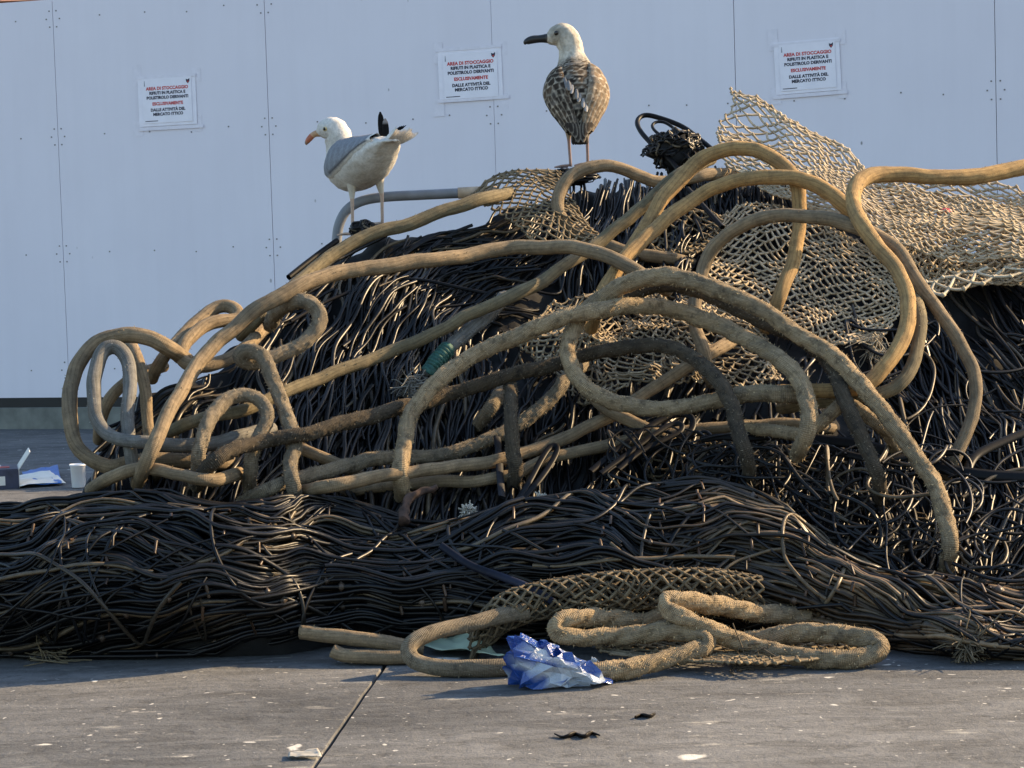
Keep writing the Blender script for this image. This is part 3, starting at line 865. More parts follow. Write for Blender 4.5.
def make_net(name, surfs, r, cols, label, sag=0.0, sub=4, group=None, knot=1.9):
    """surfs: list of (eval, na, nb): a diamond mesh of na x nb knots across each sheet"""
    st = Strands()
    for ev, na, nb in surfs:
        sd = random.randint(0, 9999)
        ia, ib = np.meshgrid(np.arange(na + 1), np.arange(nb + 1), indexing='ij')
        wa = 0.6 * vnoise(np.stack([ia * 0.21, ib * 0.25, ia * 0 + sd], -1), 5); wb = 0.55 * vnoise(np.stack([ia * 0.19, ib * 0.27, ia * 0 + sd], -1), 6)
        A = (ia + wa + 0.22 * (rng.random(ia.shape) - 0.5)) / na; B = (ib + wb + 0.5 * (ia % 2) + 0.22 * (rng.random(ia.shape) - 0.5)) / (nb + 0.5)
        E = []
        for i in range(na):
            for j in range(nb + 1):
                for dj in ((0, -1) if i % 2 == 0 else (0, 1)):
                    if 0 <= j + dj <= nb and random.random() > 0.012: E.append((i, j, j + dj, dj))
        E = np.array(E); t = np.linspace(0, 1, sub + 1)
        a0, b0, a1, b1_ = A[E[:, 0], E[:, 1]], B[E[:, 0], E[:, 1]], A[E[:, 0] + 1, E[:, 2]], B[E[:, 0] + 1, E[:, 2]]
        WW = ev(a0[:, None] + (a1 - a0)[:, None] * t, b0[:, None] + (b1_ - b0)[:, None] * t)
        if sag: WW[..., 2] -= sag * np.sin(t * np.pi)[None] * rng.uniform(0.2, 1.0, (len(E), 1))
        for e_, W in zip(E, WW):
            c = cols[0] + (cols[1] - cols[0]) * random.random()
            st.add(W, r * random.uniform(0.85, 1.15), c)
            if e_[3] == 0: st.knot(W[0], r * knot, c * random.uniform(0.75, 1.05))
    return st.make(name, MAT['net_cord'], label=label, cat='net', group=group)

BEIGE = (np.array([0.38, 0.30, 0.19]), np.array([0.64, 0.52, 0.36]))
BROWN = (np.array([0.15, 0.115, 0.07]), np.array([0.30, 0.23, 0.14]))
G = 'pieces of beige trawl net'
# raised flap, then the folded spread to the right
upper = net_surface([[(733, 98), (782, 121), (836, 150), (884, 178), (940, 180), (1000, 190), (1060, 215)],
                     [(723, 138), (775, 160), (832, 180), (885, 204), (945, 212), (1008, 222), (1065, 238)],
                     [(722, 172, .03), (778, 192, .03), (838, 214, .05), (892, 240, .05), (945, 246, .05), (1012, 256, .05), (1068, 268, .05)],
                     [(760, 200, .02), (800, 216, .02), (850, 240, .04), (900, 268, .06), (945, 285, .06), (1010, 285, .06), (1068, 292, .06)]], 0.03, 0.046, 4.5, 61)
under = net_surface([[(850, 180), (905, 186), (960, 196), (1010, 205), (1060, 220)], [(860, 225), (905, 235), (955, 245), (1010, 250), (1062, 255)], [(880, 262), (915, 278), (950, 288), (1000, 284), (1062, 284)]], 0.0, 0.03, 6.0, 66)
under2 = net_surface([[(890, 212), (935, 205), (980, 205), (1062, 225)], [(895, 245), (935, 245), (985, 250), (1062, 262)], [(905, 280), (935, 296), (985, 290), (1062, 286)]], 0.03, 0.035, 7.0, 69)
make_net('trawl_net', [(upper, 42, 19), (under, 30, 16), (under2, 28, 14)], 0.0038, BEIGE, 'large beige net raised to a point behind the ropes at upper right', 0.006, 3, G)
mid = net_surface([[(712, 222), (752, 206), (800, 212), (850, 236), (905, 268)], [(700, 262), (750, 250), (800, 256), (852, 272), (905, 292)], [(692, 300), (745, 292), (800, 300), (850, 312), (900, 318)], [(690, 335), (742, 332), (790, 340), (836, 352), (878, 342)]], 0.012, 0.026, 7.0, 62)
make_net('trawl_net', [(mid, 36, 18)], 0.0038, BEIGE, 'beige net sheet spread under the arching ropes at middle right', 0.004, 3, G)
hem = net_surface([[(925, 300, .03), (960, 293, .04), (1000, 285, .04), (1065, 274, .04)], [(935, 322, .05), (968, 313, .06), (1005, 303, .06), (1068, 296, .06)]], 0.03, 0.006, 6.0, 67)
make_net('trawl_net', [(hem, 10, 1)], 0.0052, (np.array([0.5, .43, .31]), np.array([0.66, .58, .44])), 'pale hanging hem of coarse beige net at the right edge', 0.002, 3, G)
lft = net_surface([[(462, 214), (490, 194), (520, 186), (560, 186)], [(485, 226, .02), (510, 212, .03), (540, 208, .03), (570, 212, .02)], [(515, 245, .03), (535, 240, .04), (560, 238, .04), (585, 240, .02)], [(535, 262), (560, 268), (580, 262), (605, 252)]], 0.055, 0.014, 6.0, 63)
make_net('trawl_net', [(lft, 14, 14)], 0.0036, BROWN, 'brown bunched net spilling over the crest between the two gulls', 0.004, 3, G)
small = net_surface([[(648, 222), (680, 214), (722, 222)], [(646, 240), (682, 236), (722, 242)], [(655, 262), (688, 256), (716, 258)]], 0.018, 0.022, 9.0, 64)
make_net('trawl_net', [(small, 12, 6)], 0.0036, BROWN, 'small brown scrap of net between the crossing ropes near the crest', 0.004, 3, G)
cen = net_surface([[(520, 330), (570, 300), (640, 292), (700, 285), (745, 300)], [(525, 350), (575, 335, .03), (640, 325, .03), (700, 318, .02), (760, 325)], [(545, 372), (590, 362, .04), (650, 358, .04), (705, 350, .02), (770, 352)], [(585, 402), (640, 395, .02), (690, 392, .02), (740, 388), (790, 385)]], 0.004, 0.040, 10.0, 65)
make_net('trawl_net', [(cen, 40, 18)], 0.0034, (BROWN[0], BEIGE[1] * 0.85), 'crumpled beige net inside the rough rope coil at the centre', 0.006, 3, G)
low = net_surface([[(640, 440), (720, 430), (800, 436), (870, 450)], [(650, 470), (730, 462), (800, 470), (890, 480)], [(700, 500), (760, 498), (820, 505), (930, 530)]], 0.0, 0.030, 9.0, 68)
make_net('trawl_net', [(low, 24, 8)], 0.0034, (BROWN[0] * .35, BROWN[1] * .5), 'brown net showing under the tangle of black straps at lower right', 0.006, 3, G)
# net rolled into a sausage, lying in front
def roll_surface(path, depth_y, rad, seed):
    C = catmull(np.array(path, float), 2.0)
    dep = depth_y / ray(C[:, 0], C[:, 1])[:, 1]
    Wc = at_depth(C[:, 0], C[:, 1], dep)
    s = np.linspace(0, 1, len(C))
    def ev(a, b):
        c = np.stack([np.interp(a, s, Wc[:, k]) for k in range(3)], -1)
        r_ = rad * (0.82 + 0.18 * np.sin(np.clip(a, 0, 1) * np.pi)) * (1 + 0.12 * n1(a * 7.0, b * 2.0, seed))
        th = b * 2 * np.pi
        return c + np.stack([np.zeros_like(a), -np.cos(th) * r_, np.sin(th) * r_], -1)
    return ev
roll = roll_surface([(470, 650), (482, 630), (505, 612), (540, 601), (590, 594), (640, 590), (700, 588), (762, 593)], 5.24, 0.048, 71)
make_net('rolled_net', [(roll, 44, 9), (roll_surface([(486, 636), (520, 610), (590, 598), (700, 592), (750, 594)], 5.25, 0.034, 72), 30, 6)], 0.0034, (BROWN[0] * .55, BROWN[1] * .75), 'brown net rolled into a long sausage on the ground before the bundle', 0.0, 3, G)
flat = net_surface([[(610, 640), (660, 634), (720, 640), (800, 640), (860, 640)], [(600, 656), (660, 652), (720, 654), (800, 655), (850, 655)], [(690, 664), (720, 666), (740, 668), (770, 667), (800, 665)]], 0.012, 0.006, 12.0, 73, 'ground')
make_net('trawl_net', [(flat, 26, 8)], 0.0036, (BROWN[0], BROWN[1]), 'flattened brown net scrap on the ground under the round rope coil', 0.0, 3, G)

# ================================================================== THE ROPES
# (name, material, radius in px at its depth, kind, order low=underneath, base, label, control points x,y[,order])
ROPES = [
 ('tan', 9, 'smooth', 1, 'slope', 'thin arc of tan rope behind the tall loops at the far left end', [(100, 440), (101, 420), (109, 400), (123, 385), (143, 373), (165, 366)]),
 ('tan', 9, 'smooth', 2, 'slope', 'short upright tan rope just right of the grey looped rope at far left', [(128, 341), (134, 349), (140, 363), (145, 390), (148, 420), (152, 450), (158, 482)]),
 ('tan', 9.5, 'smooth', 3, 'slope', 'tan rope doubled into a bight rising against the wall at left', [(151, 380), (157, 366), (168, 350), (190, 326), (212, 310), (227, 306), (238, 312), (236, 320), (222, 321), (206, 326), (190, 339), (180, 353), (186, 364), (208, 366), (230, 358), (250, 342), (268, 326)]),
 ('olive', 9.5, 'smooth', 3.5, 'slope', 'olive rope running along the left skyline of the heap below the standing adult gull', [(512, 193), (493, 197), (475, 201), (445, 211), (415, 222), (382, 231), (354, 242), (329, 257), (306, 274), (285, 293), (262, 314), (240, 337)]),
 ('tan', 11, 'smooth', 4, 'slope', 'outermost big standing loop of tan rope at the far left end', [(190, 362), (172, 350), (151, 339), (120, 335), (92, 346), (76, 371), (70, 403), (73, 435), (85, 454), (109, 466), (130, 464), (162, 461), (200, 461), (240, 464)]),
 ('grey', 10, 'smooth', 5, 'slope', 'grey looped rope standing inside the outermost tan loop', [(138, 486), (133, 465), (129, 440), (128, 412), (130, 382), (127, 361), (117, 348), (105, 348), (97, 362), (94, 389), (96, 415), (105, 432), (122, 440), (148, 443), (176, 446), (211, 443), (246, 434), (275, 428)]),
 ('rough_grey', 9.5, 'rough', 8, 'slope', 'greyish rough rope looping at upper left then dropping to the black bundle', [(270, 326), (281, 309), (301, 302), (315, 308), (319, 321), (306, 340), (281, 354), (256, 363), (241, 359), (245, 351), (258, 353), (266, 364, 12), (273, 380, 12), (282, 402, 12), (289, 426, 12), (294, 446, 12), (289, 466, 12), (292, 487, 12), (299, 512, 12)]),
 ('rough_grey', 9, 'rough', 9, 'slope', 'small rough rope arch standing low at left centre', [(194, 486), (198, 465), (201, 446), (211, 417), (228, 399), (246, 395), (262, 404), (267, 422), (259, 438), (251, 456), (250, 475), (251, 496)]),
 ('olive', 9.5, 'smooth', 6, 'slope', 'long straight olive rope slanting from lower left up to the crest', [(163, 434), (197, 421), (246, 409), (285, 392), (316, 380), (360, 363, 14), (416, 341, 14), (473, 313, 14), (526, 290, 14), (566, 265, 14), (599, 243, 14), (639, 210, 14), (665, 186, 14), (690, 168, 14), (712, 158, 13)]),
 ('grey', 9, 'rough', 9, 'slope', 'short grey rope whipped with green twine under the long olive rope', [(505, 296), (490, 312), (471, 329), (453, 343), (438, 361), (424, 380)]),
 ('tan', 9.5, 'smooth', 10, 'slope', 'tan rope curling round below the mottled brown gull', [(740, 174), (700, 176), (663, 183), (642, 178), (625, 170), (605, 166), (585, 170), (567, 180), (558, 195), (559, 213), (572, 230), (596, 242), (622, 250), (652, 256), (682, 261), (702, 267)]),
 ('rough_grey', 9, 'rough', 10, 'slope', 'short grey rough rope stub slanting in the dark hollow at centre', [(507, 382), (497, 397), (486, 413), (474, 436)]),
 ('rough_grey', 9.5, 'rough', 11, 'slope', 'grey rough rope lying highest of the three low ropes at centre', [(240, 502), (262, 492), (290, 480), (316, 473), (345, 466), (372, 459), (400, 456), (440, 455), (473, 446), (499, 434), (526, 420), (552, 398), (570, 376), (585, 362)]),
 ('tan', 9, 'smooth', 12.4, 'slope', 'lowest of the tan ropes lying along the back of the black bundle', [(330, 494), (365, 488), (400, 484), (440, 481), (480, 481), (508, 476), (530, 467), (560, 455), (600, 447), (645, 438), (690, 432), (740, 426), (790, 424), (840, 430)]),
 ('tan', 9.5, 'smooth', 13, 'slope', 'tan rope rising right from the low ropes into the rough coil', [(300, 492), (330, 486), (350, 483), (390, 475), (440, 468), (486, 463), (526, 453), (559, 440), (592, 425), (614, 414), (645, 393), (680, 371), (715, 351), (738, 336)]),
 ('tan', 9, 'smooth', 9.5, 'slope', 'short tan rope crossing the low ropes at left centre', [(285, 440), (302, 449), (326, 459), (350, 470), (372, 482)]),
 ('tan', 9.5, 'smooth', 9.2, 'slope', 'stub of tan rope low between the left loops', [(90, 490), (108, 478), (130, 470), (150, 468), (180, 476), (210, 480), (240, 474)]),
 ('rough_dark', 9, 'rough', 16, 'slope', 'dark upright rough rope dropping in front of the low ropes at centre', [(509, 384), (511, 405), (512, 430), (513, 452), (515, 475), (512, 500)]),
 ('rough_dark', 9.5, 'rough', 15, 'slope', 'long dark grey rough rope crossing from lower left into the coil', [(196, 486), (207, 467), (229, 452), (260, 442), (299, 435), (340, 425), (400, 409), (440, 398), (470, 387), (506, 376), (552, 366), (580, 356), (610, 349, 29), (636, 345, 29), (664, 346, 29), (688, 354, 29), (707, 367, 29), (723, 386, 29), (733, 409, 29), (739, 433, 29), (746, 458, 29), (750, 485, 29)]),
 ('gold', 10.5, 'smooth', 16, 'slope', 'golden rope forming the highest arch on the crest then dropping behind', [(604, 290), (622, 262), (640, 236), (656, 209), (670, 190), (689, 169), (715, 154), (747, 149), (772, 158), (789, 172), (798, 192, 12), (799, 230, 12), (791, 266, 12), (779, 300, 12), (766, 330, 12)]),
 ('gold', 10.5, 'smooth', 18, 'slope', 'pale golden rope sweeping under the highest arch to the right', [(590, 330), (598, 305), (609, 283), (624, 260), (642, 243), (664, 222), (690, 200), (722, 184), (760, 177), (797, 179), (827, 192), (850, 210), (866, 230)]),
 ('tan', 10.5, 'smooth', 20, 'slope', 'long tan rope arcing from lower left over the dark net to the coil', [(138, 486), (150, 455), (166, 420), (198, 364), (240, 322), (290, 290), (340, 272), (400, 264), (450, 258), (500, 250), (540, 247), (575, 248), (612, 259), (645, 276), (668, 290, 19)]),
 ('tan', 9.5, 'smooth', 22, 'slope', 'tan rope arching over the middle net then falling down the right side', [(712, 385), (703, 350), (695, 325), (695, 298), (702, 271), (712, 249), (731, 231), (760, 218), (797, 215), (835, 221), (868, 232), (897, 250), (918, 282), (940, 312), (959, 340), (971, 366), (976, 390), (971, 419), (961, 447), (948, 474), (938, 492)]),
 ('olive', 9.5, 'smooth', 24, 'slope', 'olive rope lying just behind the golden bend at the right', [(912, 285), (920, 318), (917, 345), (909, 372), (895, 387), (875, 396), (845, 400), (810, 404), (780, 408)]),
 ('gold', 10.5, 'smooth', 26, 'slope', 'golden rope reaching in from the right edge and bending down in a hook', [(1090, 156), (1024, 168), (977, 176), (932, 177), (897, 174), (871, 175), (856, 185), (853, 201), (862, 222), (880, 248), (899, 274), (908, 300), (908, 325), (899, 346), (886, 365), (870, 380), (848, 390), (818, 391), (785, 391), (755, 393)]),
 ('tan', 9.5, 'smooth', 25, 'slope', 'short tan rope tucked beneath the lower left of the rough coil', [(583, 384), (596, 400), (612, 412), (643, 427), (668, 440), (690, 452)]),
 ('rough_dark', 9.5, 'rough', 28, 'slope', 'dark rough rope close inside the top of the outer coil', [(612, 306), (640, 291), (668, 285), (700, 292), (735, 308), (772, 326), (804, 340), (824, 356), (836, 376), (845, 400), (857, 426), (868, 450), (878, 476), (882, 505)]),
 ('rough', 10.5, 'rough', 30, 'slope', 'thick shaggy rope forming the large outer coil and trailing down at right', [(818, 394, 27), (790, 394, 27), (760, 393, 27), (735, 397, 27), (709, 402, 27), (673, 407), (636, 407), (606, 399), (584, 386), (571, 366), (568, 345), (575, 325), (590, 308), (610, 293), (636, 281), (666, 276), (699, 283), (733, 296), (766, 313), (799, 335), (832, 356), (857, 380), (878, 406), (900, 434), (921, 462), (935, 487), (944, 512), (949, 540), (946, 578)]),
 ('rough', 10.5, 'rough', 32, 'slope', 'shaggy rope arcing from the black bundle over the outer coil to the right', [(402, 500), (401, 475), (404, 444), (414, 410), (437, 382), (466, 361), (499, 344), (539, 327), (572, 315), (606, 309), (645, 306), (680, 311), (708, 321), (740, 336), (772, 354), (795, 374), (806, 396), (808, 416), (805, 436), (796, 458)]),
 ('rough', 8.5, 'rough', 27.5, 'slope', 'short shaggy rope end curling below the outer coil at right', [(742, 428), (775, 430), (808, 432), (842, 404), (862, 412), (884, 430), (898, 452)]),
 ('tan', 9.5, 'smooth', 40, 'ground', 'tan rope end lying on the ground at the foot of the bundle', [(299, 633, .045), (318, 634, .045), (345, 637, .04), (376, 642, .03), (402, 646, .02), (425, 648, .01)]),
 ('tan', 9.5, 'smooth', 41, 'ground', 'tan rope lying on the ground in front of another tan rope end', [(332, 650, .008), (345, 655), (373, 657), (402, 657), (420, 656)]),
 ('rough_grey', 10.5, 'smooth', 43, 'ground', 'grey brown rope loop on the ground around the pale green sheet', [(530, 611, .095), (508, 615, .085), (486, 620, .075), (465, 625, .065), (440, 630, .05), (418, 639, .035), (408, 650, .02), (417, 662), (447, 668), (485, 668), (520, 666), (560, 662)]),
 ('tan', 9, 'smooth', 42, 'ground', 'brown rope lying in shadow behind the round coil on the ground', [(640, 622, .06), (668, 612, .075), (700, 607, .085), (745, 604, .085), (800, 603, .085), (840, 604, .08)]),
 ('rough', 10.5, 'rough', 46, 'ground', 'shaggy rope bight on the ground beside the blue plastic bag', [(690, 632, .03), (650, 624, .055), (612, 619, .07), (578, 618, .072), (558, 622, .065), (557, 632, .05), (572, 637, .04), (600, 637, .04), (633, 636, .035), (664, 632, .035), (690, 632, .03), (706, 638, .02), (703, 648, .01), (680, 656), (655, 663), (628, 669), (603, 672), (580, 671), (562, 668)]),
 ('rough', 10.5, 'rough', 48, 'ground', 'round coil of shaggy rope lying on the ground at right', [(810, 617, .0), (772, 614, .025), (735, 609, .065), (705, 604, .09), (682, 600, .102), (667, 601, .105), (668, 609, .10), (688, 620, .085), (720, 634, .06), (752, 646, .025), (784, 654, .005), (824, 659), (856, 659), (876, 653), (880, 645, .005), (862, 638, .01), (832, 634, .015), (799, 633, .018), (766, 638, .012), (735, 643, .0)]),
]
SMP = []
ROPES = [(m_, r_ * (0.68 if k_ == 'smooth' and b_ == 'slope' else 0.76 if b_ == 'slope' else 0.80 if k_ == 'smooth' else 0.88), k_, o_, b_, l_, p_) for (m_, r_, k_, o_, b_, l_, p_) in ROPES]
for ri, (mat, rad, kind, order, base, label, pts) in enumerate(ROPES):
    P = [(p[0], p[1], (p[2] if len(p) > 2 else order if base == 'slope' else 0.0)) for p in pts]
    xy = catmull(np.array([p[:2] for p in P], float), 3.0)
    # order along the rope: nearest control point
    cp = np.array(P)
    idx = np.argmin(((xy[:, None] - cp[None, :, :2]) ** 2).sum(-1), 1)
    o = cp[idx, 2] + np.arange(len(xy)) * 1e-4
    x, y = xy[:, 0], xy[:, 1]
    if base == 'slope':
        d = slope_depth(x, y)
        rw = rad * d / F
        d = d - rw * 1.1 - 0.012 - 0.02 * (n1(x * .01, y * .01, 80 + ri) + 0.5)
    else:
        lift = gsmooth(np.interp(np.arange(len(xy)), [int(np.argmin(((xy - c[:2]) ** 2).sum(1))) for c in cp], cp[:, 2]) if False else cp[idx, 2], 5.0)
        rw = rad * 5.25 / F * np.ones(len(x))
        dd = ray(x, y)
        d = (rw + lift - CAM[2]) / dd[:, 2]
        o = np.full(len(xy), -1000.0 - ri)
    SMP.append(dict(xy=xy, o=o, d0=d.copy(), d=d.copy(), rw=rw, rp=np.full(len(x), float(rad))))
# stack the ropes: where two cross in the view the later one lies on the earlier one
allxy = np.concatenate([s['xy'] for s in SMP]); allo = np.concatenate([s['o'] for s in SMP])
allr = np.concatenate([s['rp'] for s in SMP]); allw = np.concatenate([s['rw'] for s in SMP])
rid = np.concatenate([np.full(len(s['xy']), i) for i, s in enumerate(SMP)])
pos = np.concatenate([np.arange(len(s['xy'])) for s in SMP])
st0 = np.concatenate([[0], np.cumsum([len(s['xy']) for s in SMP])])
PA, PB, PD = [], [], []
for i in range(len(SMP)):
    a = np.arange(st0[i], st0[i + 1])
    D2 = ((allxy[a][:, None] - allxy[None]) ** 2).sum(-1)
    rr = (allr[a][:, None] + allr[None])
    ok = (D2 < (rr * 1.02) ** 2) & (allo[a][:, None] > -500) & (allo[None] > -500) & (allo[a][:, None] > allo[None])
    ok &= ~((rid[a][:, None] == rid[None]) & (np.abs(pos[a][:, None] - pos[None]) < 22))
    u, v = np.nonzero(ok)
    PA.append(a[u]); PB.append(v); PD.append(np.sqrt(D2[u, v]) / rr[u, v])
PA, PB, PD = map(np.concatenate, (PA, PB, PD))
gapw = (allw[PA] + allw[PB]) * np.sqrt(np.clip(1 - PD ** 2, 0, 1)) * 1.0
dep = np.concatenate([s['d'] for s in SMP]); dep0 = dep.copy()
for it in range(9):
    need = dep0.copy()
    np.minimum.at(need, PA, dep[PB] - gapw)
    new = dep.copy()
    for i in range(len(SMP)):
        sl = slice(st0[i], st0[i + 1]); nd = need[sl]
        k = np.arange(len(nd)); dist = np.abs(k[:, None] - k[None]) * 3.0 * 6.3 / F
        w = (nd[None] + np.maximum(0, dist - 0.03) * 0.42 + (dep0[sl][:, None] - dep0[sl][None]) * (nd[None] < dep0[sl][None]) * 0.85).min(1)
        w = np.minimum(w, dep0[sl])
        new[sl] = np.minimum(gsmooth(w, 4.5), 99)
    dep = new

def rope_relief(kind, seed, tws=0.10):
    def f(th, s, pts):
        q = pts
        if kind == 'smooth':
            tw = 0.024 * np.cos(11 * th + s * 22.0) + 0.01 * np.cos(22 * th - s * 60.0)
            return 1 + tw + 0.035 * vnoise(q * 14.0, seed) + 0.022 * vnoise(q * 55.0, seed + 3) + 0.012 * vnoise(q * 170.0, seed + 5)
        tw = tws * (np.abs(np.cos(1.5 * th + s * 42.0)) - 0.6)
        return 1 + tw + 0.045 * vnoise(q * 16.0, seed) + 0.055 * vnoise(q * 75.0, seed + 3) + 0.09 * vnoise(q * 210.0, seed + 5)
    return f
FIBRE = {'tan': (0.34, 0.25, 0.14), 'gold': (0.42, 0.28, 0.13), 'olive': (0.25, 0.21, 0.13), 'grey': (0.3, 0.29, 0.27), 'rough': (0.5, 0.38, 0.22), 'rough_grey': (0.34, 0.28, 0.2), 'rough_dark': (0.2, 0.165, 0.12)}
ROPE_OBJ = []
for ri, (mat, rad, kind, order, base, label, pts) in enumerate(ROPES):
    s = SMP[ri]; d = dep[st0[ri]:st0[ri + 1]]
    W = at_depth(s['xy'][:, 0], s['xy'][:, 1], d)
    if base == 'slope':
        kk = np.arange(len(d)); ed = np.minimum(kk, len(d) - 1 - kk) * 3.0
        W = at_depth(s['xy'][:, 0], s['xy'][:, 1], d + 0.16 * np.clip(1 - ed / 42.0, 0, 1) ** 2)
    kn = np.arange(len(W))
    W = W + (0.0035 if base == 'slope' else 0.002) * np.stack([n1(kn * 0.11, ri * 5.1 + q_, 90) + 0.5 * n1(kn * 0.27, ri * 3.1 + q_, 91) for q_ in (0, 20, 40)], 1)
    W = gsmooth(W, 1.0)
    if base == 'ground': W[:, 2] = np.maximum(W[:, 2], s['rw'] * 0.97)
    step = 0.0065 if kind == 'smooth' else 0.005
    R = s['rw'] * 0.97
    Wr = catmull(np.concatenate([W, R[:, None] * 1.0], 1)[::2] if len(W) > 8 else np.concatenate([W, R[:, None]], 1), step)
    rad_w = Wr[:, 3] * (1 + 0.07 * n1(np.arange(len(Wr)) * 0.035, ri * 3.3, 5))
    V, fs, uv = tube(Wr[:, :3], rad_w, 26 if kind == 'smooth' else 30, rope_relief(kind, 100 + ri * 7, 0.26 if base == 'ground' else 0.12))
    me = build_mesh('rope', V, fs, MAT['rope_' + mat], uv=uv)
    o = link('rope', me, label=label, cat='rope', group='heavy ropes on the heap' if base == 'slope' else 'heavy ropes on the ground')
    ROPE_OBJ.append(o)
    # broken surface fibres
    T = np.gradient(Wr[:, :3], axis=0); T /= np.linalg.norm(T, axis=1)[:, None]
    L = len(Wr) * step
    nf = int(L * (1300 if kind == 'rough' else 240))
    i = rng.integers(1, len(Wr) - 1, nf)
    rd = rng.standard_normal((nf, 3)); rd -= T[i] * (rd * T[i]).sum(1)[:, None]; rd /= np.linalg.norm(rd, axis=1)[:, None]
    p0 = Wr[i, :3] + rd * rad_w[i][:, None] * 0.98
    ln = rng.uniform(0.003, 0.008 if kind == 'rough' else 0.006, nf)[:, None]
    dirv = rd * rng.uniform(0.15, 0.7, nf)[:, None] + T[i] * rng.uniform(-1, 1, nf)[:, None] + 0.5 * rng.standard_normal((nf, 3))
    dirv /= np.linalg.norm(dirv, axis=1)[:, None]
    sd = np.cross(dirv, rd); sd /= np.linalg.norm(sd, axis=1)[:, None] + 1e-9
    wv = sd * rng.uniform(0.0007, 0.0018, nf)[:, None]
    FV = np.stack([p0 - wv, p0 + wv, p0 + dirv * ln + rd * 0.002], 1).reshape(-1, 3)
    fc = np.array(FIBRE[mat])[None] * rng.uniform(0.6, 1.3, nf)[:, None]
    child('frayed_fibres', FV, [np.arange(nf * 3).reshape(-1, 3)], MAT['fibre'], o, col=np.repeat(fc, 3, 0), kind='stuff')

# ================================================================== loose black straps and cords over the heap
BLACK = np.array([0.006, 0.006, 0.007])
def strap(label, pts, r_px, off, flat=None, col=BLACK, name='plastic_strap', cat='strap', wob=0.0, sides=8, group='black plastic straps on the heap'):
    P = catmull(np.array(pts, float), 2.5)
    x, y = P[:, 0], P[:, 1]
    d = slope_depth(x, y)
    if callable(off): o_ = off(np.linspace(0, 1, len(x)))
    else: o_ = off
    W = at_depth(x, y, d - o_)
    W = gsmooth(W, 1.0)
    st = Strands(); dust = 0.5 + 0.5 * n1(np.arange(len(W)) * 0.06, r_px * 9, 12)
    cc = col[None] * (1 + 2.0 * dust[:, None] ** 3)
    st.add(W, r_px * 6.0 / F, cc, sides, flat=flat)
    return st.make(name, MAT['strap'], label=label, cat=cat, group=group)
strap('black strap looping upright on the crest right of the brown gull', [(690, 186), (673, 163), (655, 147), (641, 132), (637, 121), (645, 115), (663, 119), (683, 127), (698, 138), (713, 150)], 3.2, 0.02)
strap('thin black cord loop inside the strap loop on the crest', [(700, 178), (689, 158), (670, 142), (655, 131), (652, 124), (664, 122), (680, 134), (692, 150), (704, 165)], 2.0, 0.05)
strap('thin black stick slanting across the ropes below the crest', [(687, 188), (704, 207), (723, 228)], 3.0, 0.16, None, BLACK * 2)
strap('black stick on the slope below the feet of the adult gull', [(338, 240), (320, 253), (303, 266), (288, 278)], 3.6, 0.02)
strap('black strap bent into a narrow loop above the bundle at centre', [(505, 520), (516, 503), (528, 484), (541, 460), (549, 448), (556, 445), (557, 451), (550, 465), (538, 482), (524, 498), (512, 516)], 3.4, 0.10, (1.0, 0.45))
strap('upright black strap with a pale edge beside the narrow loop', [(497, 436), (499, 455), (500, 475), (502, 498)], 3.2, 0.09, (1.3, 0.45), BLACK * 3)
strap('wide black strap doubled back below the rough coil', [(590, 472), (612, 454), (636, 436), (663, 419), (684, 414), (693, 420), (690, 432), (675, 442), (652, 448), (625, 462), (604, 478)], 3.6, 0.13, (1.0, 0.45))
strap('black strap curled inside the doubled strap', [(600, 474), (630, 452), (655, 434), (672, 424), (682, 424), (680, 432), (664, 440), (640, 452), (618, 470)], 3.0, 0.16, (1.0, 0.45))
strap('long wavy black strap running right from the coil', [(700, 440), (720, 437), (750, 438), (794, 436), (820, 446), (850, 455), (883, 460), (922, 454), (960, 452)], 3.8, 0.20, (1.0, 0.45))
strap('flat black strap lying across the trailing rough rope at right', [(800, 436), (824, 440), (868, 446), (913, 460), (945, 469), (987, 475), (1030, 477)], 4.2, 0.19, (1.4, 0.4))
strap('black strap coming in from the right edge over the dark net', [(1060, 420), (1024, 433), (987, 449), (972, 460), (966, 480), (970, 505)], 4.0, 0.12, (1.2, 0.5))
strap('slack black cord arching over the dark net at left centre', [(290, 322), (330, 300), (380, 283), (420, 280), (470, 290), (520, 300)], 2.0, 0.03)
strap('dark blue strap end pointing down over the rolled net', [(440, 545), (470, 565), (505, 578), (530, 588), (556, 604)], 3.8, 0.34, (1.0, 0.45), np.array([0.010, 0.012, 0.022]))

tang = Strands()
def tangle(n, x0, x1, y0, y1, off0, off1, dust_glint, curl, r0=0.0026, r1=0.0055, lmin=22, lmax=60, ang0=None):
    for j in range(n):
        x, y = random.uniform(x0, x1), random.uniform(y0, y1)
        ang = random.uniform(0, 6.28) if ang0 is None else ang0 + random.gauss(0, 0.5); k = random.gauss(0, curl); P = []
        for i in range(random.randint(lmin, lmax)):
            P.append((x, y)); ang += k + random.gauss(0, 0.08); k += random.gauss(0, curl * 0.12)
            if x < x0 - 15 or x > x1 + 15: ang = math.pi - ang; k = -k
            if y < y0 - 12 or y > y1 + 12: ang = -ang; k = -k
            x += 3.6 * math.cos(ang); y += 3.0 * math.sin(ang)
        P = gsmooth(np.array(P), 2.0)
        d = slope_depth(P[:, 0], P[:, 1])
        o = random.uniform(off0, off1) + 0.04 * n1(np.arange(len(P)) * 0.07, j * 7.7, 21)
        W = at_depth(P[:, 0], P[:, 1], d - o)
        tang.add(W, random.uniform(r0, r1), twine_col(dust_glint), 5)
tangle(90, 700, 900, 455, 540, 0.10, 0.24, 0.06, 0.06)
tangle(60, 880, 1050, 455, 590, 0.08, 0.26, 0.08, 0.07)
